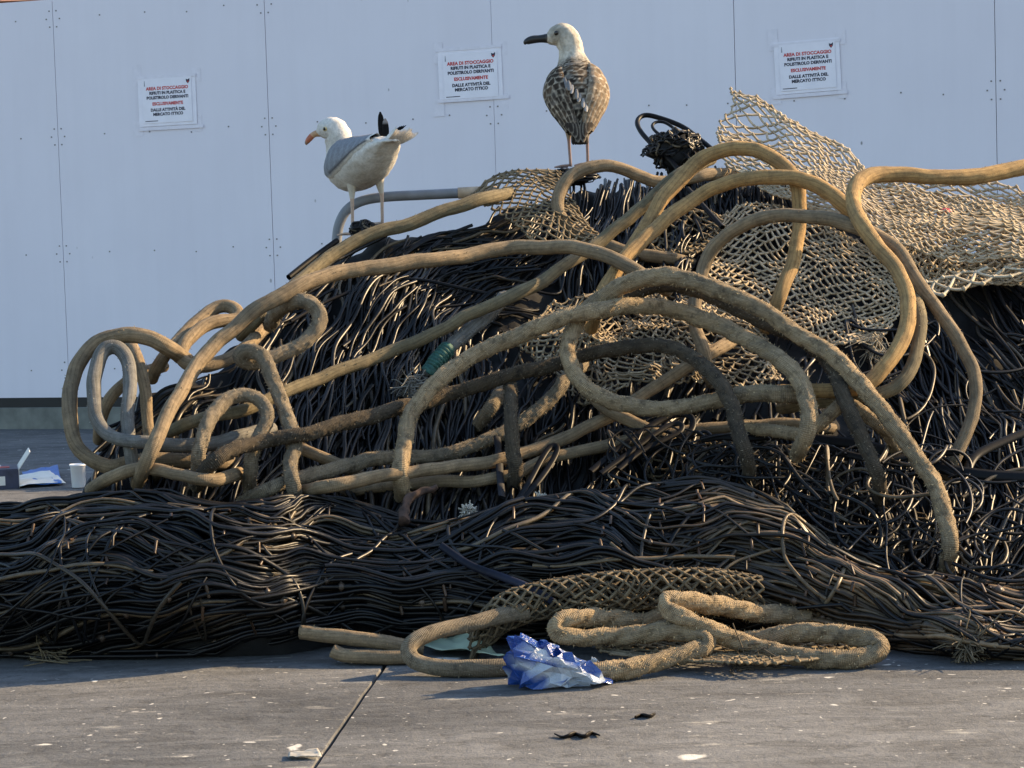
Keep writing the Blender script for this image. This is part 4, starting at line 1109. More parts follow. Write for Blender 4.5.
tangle(26, 620, 760, 440, 500, 0.10, 0.20, 0.10, 0.05)
tangle(22, 860, 1050, 330, 480, 0.01, 0.05, 0.05, 0.04)
tang.make('cord_tangle', MAT['twine'], label='springy tangle of loose black cords piled at the lower right', cat='cords', kind=None)
lump = Strands()
def clump(cx, cy, rx, ry_, n, seed, name, label):
    st = Strands()
    c0 = at_depth(np.array([cx]), np.array([cy]), slope_depth(np.array([cx]), np.array([cy])))[0]
    k = 6.6 / F
    th = np.linspace(0, np.pi, 14); ph = np.linspace(0, 2 * np.pi, 22, endpoint=False)
    V = np.array([[rx * k * math.sin(t) * math.cos(p), 0.75 * rx * k * math.sin(t) * math.sin(p), ry_ * k * math.cos(t)] for t in th for p in ph])
    V = c0 + V * (0.82 + 0.25 * fbm(V * 40 + seed, seed, 3))[:, None]
    e = empty(name, c0 - np.array([0, 0, ry_ * k]), label, 'net')
    child('core', V, [grid_faces(14, 22, True)], MAT['core'], e)
    for j in range(n):
        t0, p0 = random.uniform(0.2, 1.5), random.uniform(0, 6.28); P = []
        a = random.uniform(0, 6.28)
        for i in range(18):
            P.append([rx * k * math.sin(t0) * math.cos(p0), 0.75 * rx * k * math.sin(t0) * math.sin(p0), ry_ * k * math.cos(t0)])
            t0 += 0.10 * math.cos(a); p0 += 0.12 * math.sin(a); a += random.gauss(0, 0.25)
        P = np.array(P); P = c0 + P * (0.86 + 0.25 * fbm(P * 40 + seed, seed, 3) + 0.05)[:, None]
        st.add(P, random.uniform(0.0025, 0.0045), twine_col(0.12))
    st.make('cords', MAT['twine'], e, kind='stuff')
clump(568, 178, 30, 11, 60, 3, 'net_clump', 'lump of black net the brown gull stands on')
clump(676, 152, 34, 26, 80, 5, 'net_clump', 'black clump of net inside the strap loop on the crest')
clump(366, 232, 18, 11, 40, 8, 'net_clump', 'small lump of black net under the feet of the adult gull')

# bent steel pipe behind the adult gull
pp = catmull(np.array([(336, 262), (337, 238), (340, 222), (348, 209), (362, 201), (384, 197), (420, 195), (462, 193)], float), 2.0)
dpt = slope_depth(np.array([382.0]), np.array([222.0]))[0] + 0.10
pw = at_depth(pp[:, 0], pp[:, 1], np.full(len(pp), dpt))
V, fs, uv = tube(pw, 0.0165, 16)
pe = empty('bent_pipe', pw[0], 'bent grey steel pipe sticking out behind the adult gull', 'pipe')
child('pipe', V, fs, MAT['steel'], pe)
p2 = at_depth(np.array([458.0, 476, 499]), np.array([193.2, 192.2, 191.0]), np.full(3, dpt))
V, fs, uv = tube(p2, 0.019, 12)
child('wooden_plug', V, fs, MAT['wood'], pe)

# frayed rope ends, tufts and knots
def tuft(px, py, off, n, ln, col, label, down=(0, 0, -1), name='frayed_tuft', base='slope', spread=0.7):
    if base == 'slope': c = at_depth(np.array([px]), np.array([py]), slope_depth(np.array([px]), np.array([py])) - off)[0]
    else: c = ground_pt(np.array([px * 1.0]), np.array([py * 1.0]), off)[0]
    st = Strands(); dn = np.array(down, float)
    for j in range(n):
        v = dn + spread * rng.standard_normal(3); v /= np.linalg.norm(v)
        t = np.linspace(0, 1, 7)[:, None]
        w = rng.standard_normal(3) * 0.35 * ln
        P = c + rng.standard_normal(3) * ln * 0.12 + v * ln * t * random.uniform(0.5, 1.1) + w * np.sin(t * random.uniform(2, 7)) * 0.5 * t
        if base == 'ground': P[:, 2] = np.maximum(P[:, 2], 0.003)
        st.add(P, 0.0016, np.array(col) * random.uniform(0.6, 1.25))
    return st.make(name, MAT['net_cord'], label=label, cat='rope end')
tuft(874, 340, 0.05, 60, 0.09, (0.5, 0.43, 0.32), 'pale frayed tassel hanging from the lower edge of the middle net')
tuft(412, 384, 0.06, 90, 0.075, (0.26, 0.25, 0.22), 'grey frayed knot of rope end beside the green twine', spread=1.2)
tuft(468, 510, 0.20, 260, 0.022, (0.62, 0.58, 0.5), 'white fluffy tuft caught on the bundle at centre', spread=1.5)
tuft(540, 498, 0.20, 180, 0.018, (0.62, 0.58, 0.5), 'small white tuft caught beside the narrow strap loop', spread=1.5)
tuft(966, 640, 0.05, 120, 0.065, (0.20, 0.16, 0.105), 'frayed rope end splayed on the ground at the right', base='ground', down=(0.2, -0.3, -0.5), spread=0.8)
tuft(735, 660, 0.012, 70, 0.10, (0.12, 0.095, 0.065), 'brown frayed fibres spilling under the round coil', base='ground', down=(0.8, -0.5, -0.3), spread=0.45)
tuft(35, 652, 0.02, 70, 0.12, (0.2, 0.16, 0.1), 'frayed brown fibres on the ground at the left end of the bundle', base='ground', down=(0.9, -0.1, 0), spread=0.4)
# green whipping on the grey stub
gp = catmull(np.array([(447, 349), (440, 357), (433, 366), (428, 373)], float), 1.0)
dd = slope_depth(gp[:, 0], gp[:, 1])
gi = [i for i, r_ in enumerate(ROPES) if 'green twine' in r_[5]][0]
sx = SMP[gi]['xy']; sdp = dep[st0[gi]:st0[gi + 1]]
gd = np.array([sdp[np.argmin(((sx - q) ** 2).sum(1))] for q in gp])
gw = at_depth(gp[:, 0], gp[:, 1], gd)
V, fs, uv = tube(gw, 0.0235, 22, lambda th, s, q: 1 + 0.07 * np.abs(np.sin(s * 420 + th * 0.5)) + 0.06 * vnoise(q * 60, 4))
link('twine_whipping', build_mesh('twine_whipping', V, fs, plain('green_twine', (0.02, 0.085, 0.068), 0.7, 0.4, 90, 0.5), uv=uv), label='green twine wound round the short grey rope', cat='twine')
# curved brown rope end on the bundle
hp = catmull(np.array([(404, 522), (405, 508), (410, 498), (420, 492), (431, 490), (436, 487)], float), 1.5)
hd = slope_depth(hp[:, 0], hp[:, 1]) - 0.20
hw = at_depth(hp[:, 0], hp[:, 1], hd)
V, fs, uv = tube(hw, np.linspace(0.019, 0.010, len(hw)), 14, lambda th, s, q: 0.75 + 0.2 * vnoise(q * 70, 8) + 0.12 * np.cos(3 * th + s * 90))
link('rope_thimble', build_mesh('rope_thimble', V, fs, plain('rust_brown', (0.05, 0.027, 0.018), 0.9, 0.6, 60, 0.5), uv=uv), label='rusty brown curved hook poking out of the bundle at centre', cat='hook')

# ================================================================== GULLS (local axes: x forward, y left, z up, feet at z = 0)
class Body:
    def __init__(self, spine, rings=70, n=36):
        S = np.array(spine, float)
        m = len(S); t = np.linspace(0, m - 1, rings); i = np.minimum(t.astype(int), m - 2); f = (t - i)[:, None]
        g = lambda k: S[np.clip(k, 0, m - 1)]
        C = 0.5 * (2 * g(i) + (g(i + 1) - g(i - 1)) * f + (2 * g(i - 1) - 5 * g(i) + 4 * g(i + 1) - g(i + 2)) * f ** 2 + (3 * g(i) - g(i - 1) - 3 * g(i + 1) + g(i + 2)) * f ** 3)
        self.t = t; self.P = C[:, :3]; self.w = np.maximum(C[:, 3], 0.0015); self.h = np.maximum(C[:, 4], 0.0015)
        T = np.gradient(self.P, axis=0); T /= np.linalg.norm(T, axis=1)[:, None]
        A = np.empty_like(T); A[0] = [0, 1, 0]
        for k in range(len(T)):
            a = (A[k - 1] if k else A[0]); a = a - T[k] * a.dot(T[k]); A[k] = a / np.linalg.norm(a)
        self.T, self.A, self.B = T, A, np.cross(T, A)      # B: dorsal (up)
        self.n = n
    def at(self, t, phi, lift=0.0):
        """t in spine units, phi from dorsal line towards the left side (radians)"""
        t = np.asarray(t, float); q = lambda a: np.stack([np.interp(t, self.t, a[:, k]) for k in range(3)], -1)
        P, T, A, B = q(self.P), q(self.T), q(self.A), q(self.B)
        w = np.interp(t, self.t, self.w); h = np.interp(t, self.t, self.h)
        nrm = A * (np.sin(phi) / w)[..., None] + B * (np.cos(phi) / h)[..., None]; nrm /= np.linalg.norm(nrm, axis=-1)[..., None]
        return P + A * (w * np.sin(phi))[..., None] + B * (h * np.cos(phi))[..., None] + nrm * np.asarray(lift)[..., None], nrm, T
    def mesh(self, bumpy=0.0, seed=0):
        th = np.arange(self.n) * 2 * np.pi / self.n
        tt = np.repeat(self.t, self.n); pp = np.tile(th, len(self.t))
        V, nr, T = self.at(tt, pp)
        if bumpy: V = V + nr * (bumpy * fbm(V * 60.0, seed, 3))[:, None]
        F_ = grid_faces(len(self.t), self.n, True)
        R_ = len(self.t) - 1
        return V, [F_[:, ::-1], np.arange(self.n)[None], (R_ * self.n + np.arange(self.n))[::-1][None]], tt, pp

def feather(p, d, nrm, L, W_, c0, c1, tip=None, arch=0.25, curl=0.0, nu=8, nv=5, edge=0.62):
    """one vaned feather: c0 middle, c1 edge, tip colour"""
    d = d / np.linalg.norm(d); b = np.cross(nrm, d); b /= np.linalg.norm(b); nn = np.cross(d, b)
    u = np.linspace(0, 1, nu); v = np.linspace(-1, 1, nv)
    U, Vv = np.meshgrid(u, v, indexing='ij')
    prof = np.sqrt(np.clip(1 - (np.abs(U - 0.35) / 0.66) ** 2.6, 0, 1)) * np.where(U < 0.35, 0.55 + 0.45 * U / 0.35, 1.0)
    P = p + d * (U * L)[..., None] + b * (Vv * prof * W_ * 0.5)[..., None] + nn * (-arch * W_ * 0.5 * Vv ** 2 * prof + curl * L * U ** 2)[..., None]
    e = ((np.abs(Vv) > edge) | (U > 0.86)).astype(float)[..., None]
    col = np.array(c0) * (1 - e) + np.array(c1) * e
    if tip is not None:
        k = (U > 0.8)[..., None]; col = np.where(k, np.array(tip), col)
    V1 = P.reshape(-1, 3); V2 = V1 - nn * 0.0007
    f = grid_faces(nu, nv); m = nu * nv
    return np.concatenate([V1, V2]), np.concatenate([f[:, ::-1], f + m]), np.concatenate([col.reshape(-1, 3)] * 2)

def join_feathers(name, fl, parent, kind=None, label=None):
    V, Fc, C, n = [], [], [], 0
    for v, f, c in fl:
        V.append(v); Fc.append(f + n); C.append(c); n += len(v)
    return child(name, np.concatenate(V), [np.concatenate(Fc)], MAT['feather'], parent, local=True, col=np.concatenate(C), kind=kind, label=label)

def sweep_part(name, P, R, parent, colf, mat, n=10, flat=1.0, label=None):
    C = catmull(np.concatenate([np.array(P, float), np.array(R, float)[:, None]], 1), 0.0025)
    V, fs, uv = tube(C[:, :3], C[:, 3], n)
    tt = np.repeat(np.linspace(0, 1, len(C)), n)
    return child(name, V, fs, mat, parent, local=True, col=np.array([colf(t) for t in tt]), label=label)

def gull_leg(root, hip, knee, ankle_col, foot, rotf, plume, sc=1.0):
    """feathered thigh, thin shank, webbed foot with three toes"""
    hip, knee, foot = map(np.array, (hip, knee, foot))
    top = foot + np.array([-0.004, 0, 0.012])
    P = [hip, hip * 0.5 + knee * 0.5, knee, knee * 0.5 + top * 0.5, top, foot + np.array([0, 0, 0.004])]
    Rr = [0.020 * sc, 0.012 * sc, 0.0066 * sc, 0.0056 * sc, 0.0056 * sc, 0.006 * sc]
    leg = sweep_part('leg', P, Rr, root, lambda t: plume if t < 0.34 else ankle_col, MAT['horn'], 12)
    toes = [(0.062, 0.42), (0.070, 0.0), (0.062, -0.42)]
    V = [foot + np.array([0, 0, 0.009])]
    for L, a in toes:
        a += rotf; V.append(foot + np.array([math.cos(a) * L, math.sin(a) * L, 0.003]))
        V.append(foot + np.array([math.cos(a) * L * 0.55, math.sin(a) * L * 0.55, 0.0075]))
    V.append(foot + np.array([-0.016 * math.cos(rotf), -0.016 * math.sin(rotf), 0.003]))
    V = np.array(V); B = V - np.array([0, 0, 0.0045])
    top_f = np.array([[0, 2, 4], [2, 1, 3], [2, 3, 4], [0, 4, 6], [4, 3, 5], [4, 5, 6]])
    V8 = np.concatenate([V, B]); m = len(V)
    ring = [0, 2, 1, 3, 5, 6]; r2 = ring[1:] + ring[:1]
    side = np.array([[a, a + m, b + m, b] for a, b in zip(ring, r2)])
    child('foot', V8, [top_f[:, ::-1], top_f + m, side, np.array([[0, 2, 7], [0, 7, 6]]), np.array([[0 + m, 7 + m, 2 + m], [0 + m, 6 + m, 7 + m]])], MAT['horn'], leg, local=True, smooth=False, col=np.broadcast_to(np.array(ankle_col), (2 * m, 3)))

def sphere(c, r, n=10):
    th = np.linspace(0, np.pi, n); ph = np.linspace(0, 2 * np.pi, 2 * n, endpoint=False)
    V = np.array([[math.sin(t) * math.cos(p), math.sin(t) * math.sin(p), math.cos(t)] for t in th for p in ph]) * r + np.array(c)
    return V, [grid_faces(n, 2 * n, True)]
MAT['eye'] = plain('eye_gloss', (0.012, 0.010, 0.008), 0.12, 0.1, 10)

def eyes(root, head, face, up, r, off_f, off_s, off_u, pale=None):
    face = np.array(face) / np.linalg.norm(face); side = np.cross([0, 0, 1], face); side /= np.linalg.norm(side)
    for s in (1, -1):
        c = np.array(head) + face * off_f + side * s * off_s + np.array([0, 0, off_u])
        if pale is not None:
            v, f = sphere(c, r * 1.0); e = child('eye', v, f, plain('pale_iris', pale, 0.3, 0.1, 20), root, local=True)
            v, f = sphere(c + side * s * r * 0.45 + face * r * 0.12, r * 0.72); child('pupil', v, f, MAT['eye'], e, local=True)
        else:
            v, f = sphere(c, r); child('eye', v, f, MAT['eye'], root, local=True)

# ---- adult gull: white, grey mantle, black wing tips, facing left and away
gp1 = at_depth(np.array([366.0]), np.array([228.0]), slope_depth(np.array([366.0]), np.array([228.0])))[0]
g1 = empty('gull', gp1, 'white adult gull with grey wings and black wing tips, left of the heap crest', 'gull', None, math.radians(118))
sp1 = [(-0.245, 0, .268, .006, .003), (-0.215, 0, .266, .034, .010), (-0.165, 0, .256, .052, .032), (-0.11, 0, .238, .070, .052), (-0.04, 0, .218, .084, .072), (0.04, 0, .206, .090, .081),
       (0.105, 0.002, .206, .084, .082), (0.140, .008, .236, .060, .062), (0.146, .016, .272, .046, .048), (0.146, .024, .302, .044, .047), (0.150, .036, .322, .043, .043), (0.160, .054, .325, .037, .037), (0.170, .073, .319, .022, .025), (0.175, .084, .314, .006, .008)]
b1 = Body(sp1)
V, fs, tt, pp = b1.mesh(0.0028, 5)
wht = np.array([0.66, 0.635, 0.59])
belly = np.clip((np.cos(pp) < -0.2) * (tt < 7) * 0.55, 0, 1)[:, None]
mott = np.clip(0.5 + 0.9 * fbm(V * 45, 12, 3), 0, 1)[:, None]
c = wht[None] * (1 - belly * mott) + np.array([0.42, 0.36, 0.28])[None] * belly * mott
child('body', V, fs, MAT['feather'], g1, local=True, col=c)
def wing_shell(body, root, sgn, t0, t1, phi0, phi1, lift, colf, name='wing', na=30, nb=20):
    a, b_ = np.meshgrid(np.linspace(0, 1, na), np.linspace(0, 1, nb), indexing='ij')
    t = t0 + (t1 - t0) * a
    lo = np.radians(phi0[0] + (phi0[1] - phi0[0]) * a); hi = np.radians(phi1[0] + (phi1[1] - phi1[0]) * a ** 1.5)
    round_ = np.sqrt(np.clip(1 - (1 - np.minimum(a / 0.22, 1)) ** 2, 0, 1))
    mid_ = (lo + hi) / 2
    phi = mid_ + (lo + (hi - lo) * b_ - mid_) * (0.25 + 0.75 * round_)
    lf = lift * np.clip(np.minimum(np.minimum(b_, 1 - b_) * 7, np.minimum(a * 6, 1)), 0, 1) ** 0.6 - 0.002
    V, nr, T = body.at(t.reshape(-1), (phi * sgn).reshape(-1), lf.reshape(-1))
    f = grid_faces(na, nb)
    if sgn < 0: f = f[:, ::-1]
    col = np.array([colf(x, y) for x, y in zip(a.reshape(-1), b_.reshape(-1))])
    V = V + nr * (0.0012 * fbm(V * np.array([30, 60, 60]), 33, 2))[:, None]
    return child(name, V, [f], MAT['feather'], root, local=True, col=col)
GREY = np.array([0.255, 0.27, 0.30])
def wcol(a, b_):
    if b_ > 0.93 or a > 0.94: return np.array([0.68, 0.66, 0.62])
    if b_ > 0.86 and a > 0.3: return np.array([0.10, 0.10, 0.11])
    return GREY * (0.92 + 0.12 * math.sin(a * 60) * (b_ > 0.5))
for sgn in (1, -1):
    w = wing_shell(b1, g1, sgn, 6.75, 1.9, (3, 14), (128, 66), 0.014, wcol)
    fl = []
    if sgn > 0:      # near wing: broad black tip standing up towards us
        for k in range(2):
            p0 = np.array([-0.150 - 0.012 * k, 0.000 - 0.006 * k, 0.268 + 0.004 * k])
            fl.append(feather(p0, np.array([-0.10 - 0.02 * k, 0.10 - 0.04 * k, 1.0]), np.array([-0.88, 0.47, 0.1]), 0.095 - 0.026 * k, 0.022, (0.008, 0.008, 0.009), (0.010, 0.010, 0.011), (0.32, 0.30, 0.30) if k == 1 else None, 0.35, 0.0))
    else:            # far wing: crossing behind, seen edge on
        for k in range(4):
            p0 = np.array([-0.120 - 0.012 * k, 0.012, 0.262 + 0.003 * k])
            fl.append(feather(p0, np.array([-0.50, -0.80, 0.52 + 0.03 * k]), np.array([-0.2, 0.3, 1.0]), 0.115 - 0.012 * k, 0.024, (0.008, 0.008, 0.009), (0.012, 0.012, 0.013), None, 0.3, 0.02))
    join_feathers('wing_tip', fl, w, label='black primary feathers')
fl = []
for k in range(9):
    a = (k - 4) / 4.0
    fl.append(feather(np.array([-0.175, a * 0.020, 0.262 - 0.003 * abs(a)]), np.array([-1, a * 0.26 - 0.35, 0.42 + 0.05 * a]), np.array([-0.75, 0.45, 0.6]), 0.105 + 0.012 * math.sin(k * 5.0), 0.026, (0.72, 0.70, 0.66), (0.66, 0.63, 0.58), None, 0.2, 0.0))
join_feathers('tail', fl, g1)
fc = np.array([0.46, 0.87, -0.13]); hd = np.array([0.152, 0.043, 0.320])
bk = [np.array([0.170, 0.070, .316]), np.array([0.180, 0.092, .311]), np.array([0.186, 0.106, .298]), np.array([0.190, 0.115, .285]), np.array([0.191, 0.117, .277])]
sweep_part('beak', bk, [0.0135, 0.0100, 0.0098, 0.007, 0.002], g1, lambda t: (0.52, 0.30, 0.16) if t < 0.5 else (0.44, 0.13, 0.06) if t < 0.85 else (0.28, 0.15, 0.09), MAT['horn'], 14)
eyes(g1, hd, fc, None, 0.0072, 0.018, 0.0345, 0.008, (0.45, 0.36, 0.16))
pink = (0.50, 0.36, 0.28)
# feet on the two spots the photograph shows
def local_of(g, px, py, dz=0.0):
    q = at_depth(np.array([px * 1.0]), np.array([py * 1.0]), slope_depth(np.array([px * 1.0]), np.array([py * 1.0])))[0]
    m = Matrix.Rotation(-g.rotation_euler.z, 3, 'Z') @ Vector(q - np.array(g.location))
    return np.array(m)
fA = np.array([0.020, 0.040, -0.020]); fB = np.array([-0.010, -0.052, 0.010])
gull_leg(g1, (0.02, 0.036, 0.15), (0.012, 0.040, 0.085), pink, fA, 0.1, (0.50, 0.45, 0.37), 0.95)
gull_leg(g1, (-0.02, -0.042, 0.16), (-0.022, -0.050, 0.100), pink, fB, -0.1, (0.50, 0.45, 0.37), 0.95)

# ---- young gull: mottled brown, seen from behind, head turned to the left
gp2 = at_depth(np.array([578.0]), np.array([166.0]), slope_depth(np.array([578.0]), np.array([166.0])))[0]
g2 = empty('gull', gp2, 'mottled brown young gull with dark bill standing on the crest of the heap', 'gull', None, math.radians(92))
sp2 = [(-0.118, 0, .066, .012, .005), (-0.104, 0, .092, .026, .014), (-0.080, 0, .132, .052, .036), (-0.048, 0, .180, .080, .060), (-0.016, 0, .230, .094, .072), (0.016, 0, .278, .083, .066), (0.038, 0.002, .316, .060, .054),
       (0.050, 0.005, .348, .045, .045), (0.058, 0.008, .378, .040, .042), (0.062, .016, .406, .041, .043), (0.066, .032, .424, .040, .041), (0.068, .052, .423, .035, .035), (0.068, .074, .416, .022, .024), (0.068, .092, .412, .006, .008)]
b2 = Body(sp2, 150, 84)
DK, MD, PL, RU = np.array([0.026, 0.020, 0.016]), np.array([0.085, 0.060, 0.040]), np.array([0.58, 0.50, 0.39]), np.array([0.27, 0.19, 0.12])
def mottle(t, phi, rows, cols, sun_tint=0.0, seed=0, pale=1.0):
    """scalloped young-gull plumage: rows of dark-centred feathers with pale, uneven edges"""
    t = np.asarray(t, float) + 0.10 * vnoise(np.stack([t * 3, phi * 5, t * 0], -1), seed); phi = np.asarray(phi, float) + 0.05 * vnoise(np.stack([t * 4, phi * 6, t * 0 + 5], -1), seed + 1)
    a = -t * rows; r_ = np.floor(a); u = a - r_
    b_ = phi * cols + 0.5 * (r_ % 2); c_ = np.floor(b_); v = (b_ - c_) * 2 - 1
    h1 = _hash(r_, c_, r_ * 0, seed + 3); h2 = _hash(r_, c_, r_ * 0 + 1, seed + 4)
    edge = np.clip(((v ** 2) * 0.8 + np.clip(u - 0.35, 0, 1) ** 2 * 2.2 - 0.55 - 0.25 * (h2 - 0.5)) * 4, 0, 1)
    dark = np.where((h1 < 0.5)[:, None], DK, np.where((h1 < 0.8)[:, None], MD, np.array([0.16, 0.145, 0.13])))
    dark = dark * (1 - sun_tint) + RU * sun_tint * (0.6 + 0.8 * h2[:, None])
    pl = PL * (0.35 + 0.65 * h2[:, None]) * pale
    return dark * (1 - edge[:, None]) + pl * edge[:, None]
V, fs, tt, pp = b2.mesh(0.0016, 9)
ppw = (pp + np.pi) % (2 * np.pi) - np.pi
head = np.clip((tt - 5.7 + 0.5 * fbm(V * 50, 4, 2)) / 1.3, 0, 1)[:, None]
hs = np.clip(0.5 + 1.1 * fbm(V * np.array([80, 80, 40]), 14, 3), 0, 1)[:, None]
c = mottle(tt, ppw, 3.4, 3.2, 0.0, 60, 0.95) * (1 - head) + (np.array([0.60, 0.545, 0.45]) * (0.72 + 0.28 * hs)) * head
eyep = np.exp(-(((V - np.array([0.040, 0.052, 0.428])) ** 2).sum(1)) / 0.0005)[:, None]
c = c * (1 - 0.6 * eyep)
child('body', V, fs, MAT['feather'], g2, local=True, col=c)
for sgn in (1, -1):
    na, nb = 90, 44
    a, b_ = np.meshgrid(np.linspace(0, 1, na), np.linspace(0, 1, nb), indexing='ij')
    t = 6.0 - 4.9 * a
    lo = np.radians(34 - 28 * a); hi = np.radians(122 - 26 * a)
    rd_ = np.sqrt(np.clip(1 - (1 - np.minimum(a / 0.2, 1)) ** 2, 0, 1)); md_ = (lo + hi) / 2
    phi = md_ + (lo + (hi - lo) * b_ - md_) * (0.2 + 0.8 * rd_)
    lf = 0.011 * np.clip(np.minimum(np.minimum(b_, 1 - b_) * 8, a * 6), 0, 1) ** 0.6 - 0.0015 + 0.010 * a * (b_ < 0.75)
    V, nr, T = b2.at(t.reshape(-1), (phi * sgn).reshape(-1), lf.reshape(-1))
    af, bf = a.reshape(-1), b_.reshape(-1)
    cov = mottle(t.reshape(-1), phi.reshape(-1), 2.6, 3.4, 0.55 if sgn < 0 else 0.05, 70 + sgn, 0.9)  # right wing's sunlit warmth is painted into its feathers
    # long folded flight feathers in the lower half: dark vanes with pale edges running along the wing
    k_ = bf * 7.5 + 0.15 * np.sin(af * 9); fr_ = np.abs((k_ % 1) * 2 - 1)
    ln = np.where((fr_ > 0.72)[:, None], (PL if sgn > 0 else PL * 1.1) * 0.62, (DK * 1.5 if sgn > 0 else RU * 0.8) * (0.7 + 0.6 * _hash(np.floor(k_), np.floor(k_) * 0, np.floor(k_) * 0, 5)[:, None]))  # vanes tan and edges paler on the right, coloured as the sunlit side
    w_ = np.clip((af - 0.42 - 0.12 * bf) * 9, 0, 1)[:, None]
    w_ = w_ * (0.62 + 0.3 * vnoise(np.stack([af * 14, bf * 9, af * 0], -1), 3))[:, None]
    cw = cov * (1 - w_) + ln * w_
    cw = cw * (0.75 + 0.5 * np.clip(0.5 + fbm(V * 120, 6, 2), 0, 1))[:, None]
    V = V + nr * (0.0014 * (1 - fr_) * w_[:, 0] + 0.0012 * fbm(V * 55, 9, 2))[:, None]
    f_ = grid_faces(na, nb)
    wg = child('wing', V, [f_ if sgn > 0 else f_[:, ::-1]], MAT['feather'], g2, local=True, col=cw)
    fl = []
    for k in range(4):
        p, n_, T_ = b2.at(np.array([1.75 + 0.14 * k]), np.array([sgn * math.radians(14 + 13 * k)]), np.array([0.010]))
        d_ = -T_[0] + np.array([0, -sgn * (0.05 + 0.09 * k), 0])
        fl.append(feather(p[0], d_, n_[0], 0.085 - 0.009 * k, 0.024, DK * 1.3, PL * 0.35, None, 0.3, 0.0, edge=0.8))
    join_feathers('flight_feathers', fl, wg)
# worn pale streak slanting down the left of the back
fl = []
for k in range(9):
    p, n_, T_ = b2.at(np.array([4.7 - 0.26 * k]), np.array([math.radians(38 - 7.0 * k)]), np.array([0.0095]))
    fl.append(feather(p[0], -T_[0] + 0.10 * rng.standard_normal(3), n_[0], random.uniform(0.030, 0.045), random.uniform(0.012, 0.018), np.array([0.30, 0.30, 0.31]) * random.uniform(0.6, 1.1), np.array([0.26, 0.25, 0.24]), None, 0.5))
join_feathers('worn_feathers', fl, g2, label='pale grey worn back feathers')
fl = []
for k in range(7):
    a = (k - 3) / 3.0
    fl.append(feather(np.array([-0.104, a * 0.016, 0.116]), np.array([-0.45, a * 0.08, -0.75]), np.array([-0.7, a * 0.2, 0.5]), 0.062, 0.020, DK * 1.3, PL * 0.5, DK, 0.2))
join_feathers('tail', fl, g2)
bk = [np.array([0.068, .078, .417]), np.array([0.068, .105, .416]), np.array([0.068, .132, .414]), np.array([0.068, .152, .407]), np.array([0.068, .157, .399])]
sweep_part('beak', bk, [0.0165, 0.0125, 0.0130, 0.0095, 0.0025], g2, lambda t: (0.018, 0.016, 0.015) if t > 0.12 else (0.05, 0.042, 0.036), MAT['horn'], 14)
eyes(g2, (0.068, .045, .424), (0.0, 1.0, 0.0), None, 0.0078, 0.010, 0.0315, 0.006)
g2.scale = (1.04, 1.04, 1.04)
leg_c = (0.30, 0.19, 0.16)
gull_leg(g2, (-0.03, 0.030, 0.130), (-0.028, 0.029, 0.082), leg_c, (-0.022, 0.026, -0.002), 0.5, (0.34, 0.26, 0.18), 0.86)
gull_leg(g2, (-0.03, -0.032, 0.130), (-0.028, -0.030, 0.082), leg_c, (-0.022, -0.030, 0.002), 0.3, (0.34, 0.26, 0.18), 0.86)

# ================================================================== LITTER
def film_mat():
    m, nt, b = new_mat('plastic_film')
    at = nt.nodes.new('ShaderNodeAttribute'); at.attribute_name = 'Col'
    nt.links.new(at.outputs['Color'], b.inputs['Base Color'])
    b.inputs['Roughness'].default_value = 0.22
    b.inputs['Transmission Weight'].default_value = 0.35
    b.inputs['Coat Weight'].default_value = 0.3
    tc = N(nt, 'ShaderNodeTexCoord')
    bump(nt, b, noise_n(nt, tc.outputs['Object'], 70, 4, 0.6, 1.5), 0.6, 0.006)
    return m
MAT['film'] = film_mat()
def crumpled(name, px0, px1, pyb, pyt, yd, colf, label, cat, seed, flat=0.55, nu=64, nv=40, crease=0.35, facets=0):
    """a crumpled bag: lumpy closed skin, creased, resting on the ground"""
    c = ground_pt(np.array([(px0 + px1) / 2.0]), np.array([pyb * 1.0]))[0]
    k = c[1] / F
    rx = (px1 - px0) / 2 * k; h = (pyb - pyt) * k
    th = np.linspace(0.02, np.pi - 0.02, nv); ph = np.linspace(0, 2 * np.pi, nu, endpoint=False)
    Th, Ph = np.meshgrid(th, ph, indexing='ij')
    D = np.stack([np.sin(Th) * np.cos(Ph), np.sin(Th) * np.sin(Ph), np.cos(Th)], -1)
    ridg = 1 - np.abs(fbm(D * 2.3, seed, 2)); ridg2 = 1 - np.abs(vnoise(D * 6.5, seed + 4))
    r_ = 0.52 + crease * ridg + 0.16 * ridg2
    V = D * r_[..., None] * np.array([rx, rx * flat, h * 0.62])
    V[..., 2] = (V[..., 2] + h * 0.46) * (0.80 - 0.62 * np.clip(V[..., 0] / rx, -1, 1))
    V[..., 2] = np.where(V[..., 2] < 0, V[..., 2] * 0.05, V[..., 2]) + 0.004
    V = V + c + np.array([0, rx * flat * 0.5, 0])
    col = colf(D, ridg, V - c)
    if facets:
        V = V + rng.standard_normal(V.shape) * facets; V[..., 2] = np.maximum(V[..., 2], 0.002)
    q = grid_faces(nv, nu, True)[:, ::-1]
    return link(name, build_mesh(name, V.reshape(-1, 3), [q[:, [0, 1, 2]], q[:, [0, 2, 3]]], MAT['film'], col=col.reshape(-1, 3), smooth=not facets), label=label, cat=cat)
def bagcol(D, ridg, W):
    q = vnoise(D * 2.6 + 3.1, 91) + 0.35 * vnoise(D * 7, 92) - 0.55 * (D[..., 0] < -0.55)
    blue = (q < 0.04)[..., None]
    return np.where(blue, np.array([0.015, 0.075, 0.36]), np.array([0.50, 0.57, 0.66]))
crumpled('plastic_bag', 504, 610, 688, 646, 0, bagcol, 'crumpled blue and white plastic bag on the ground before the ropes', 'bag', 15, 0.5, 30, 15, 0.5, 0.0055)
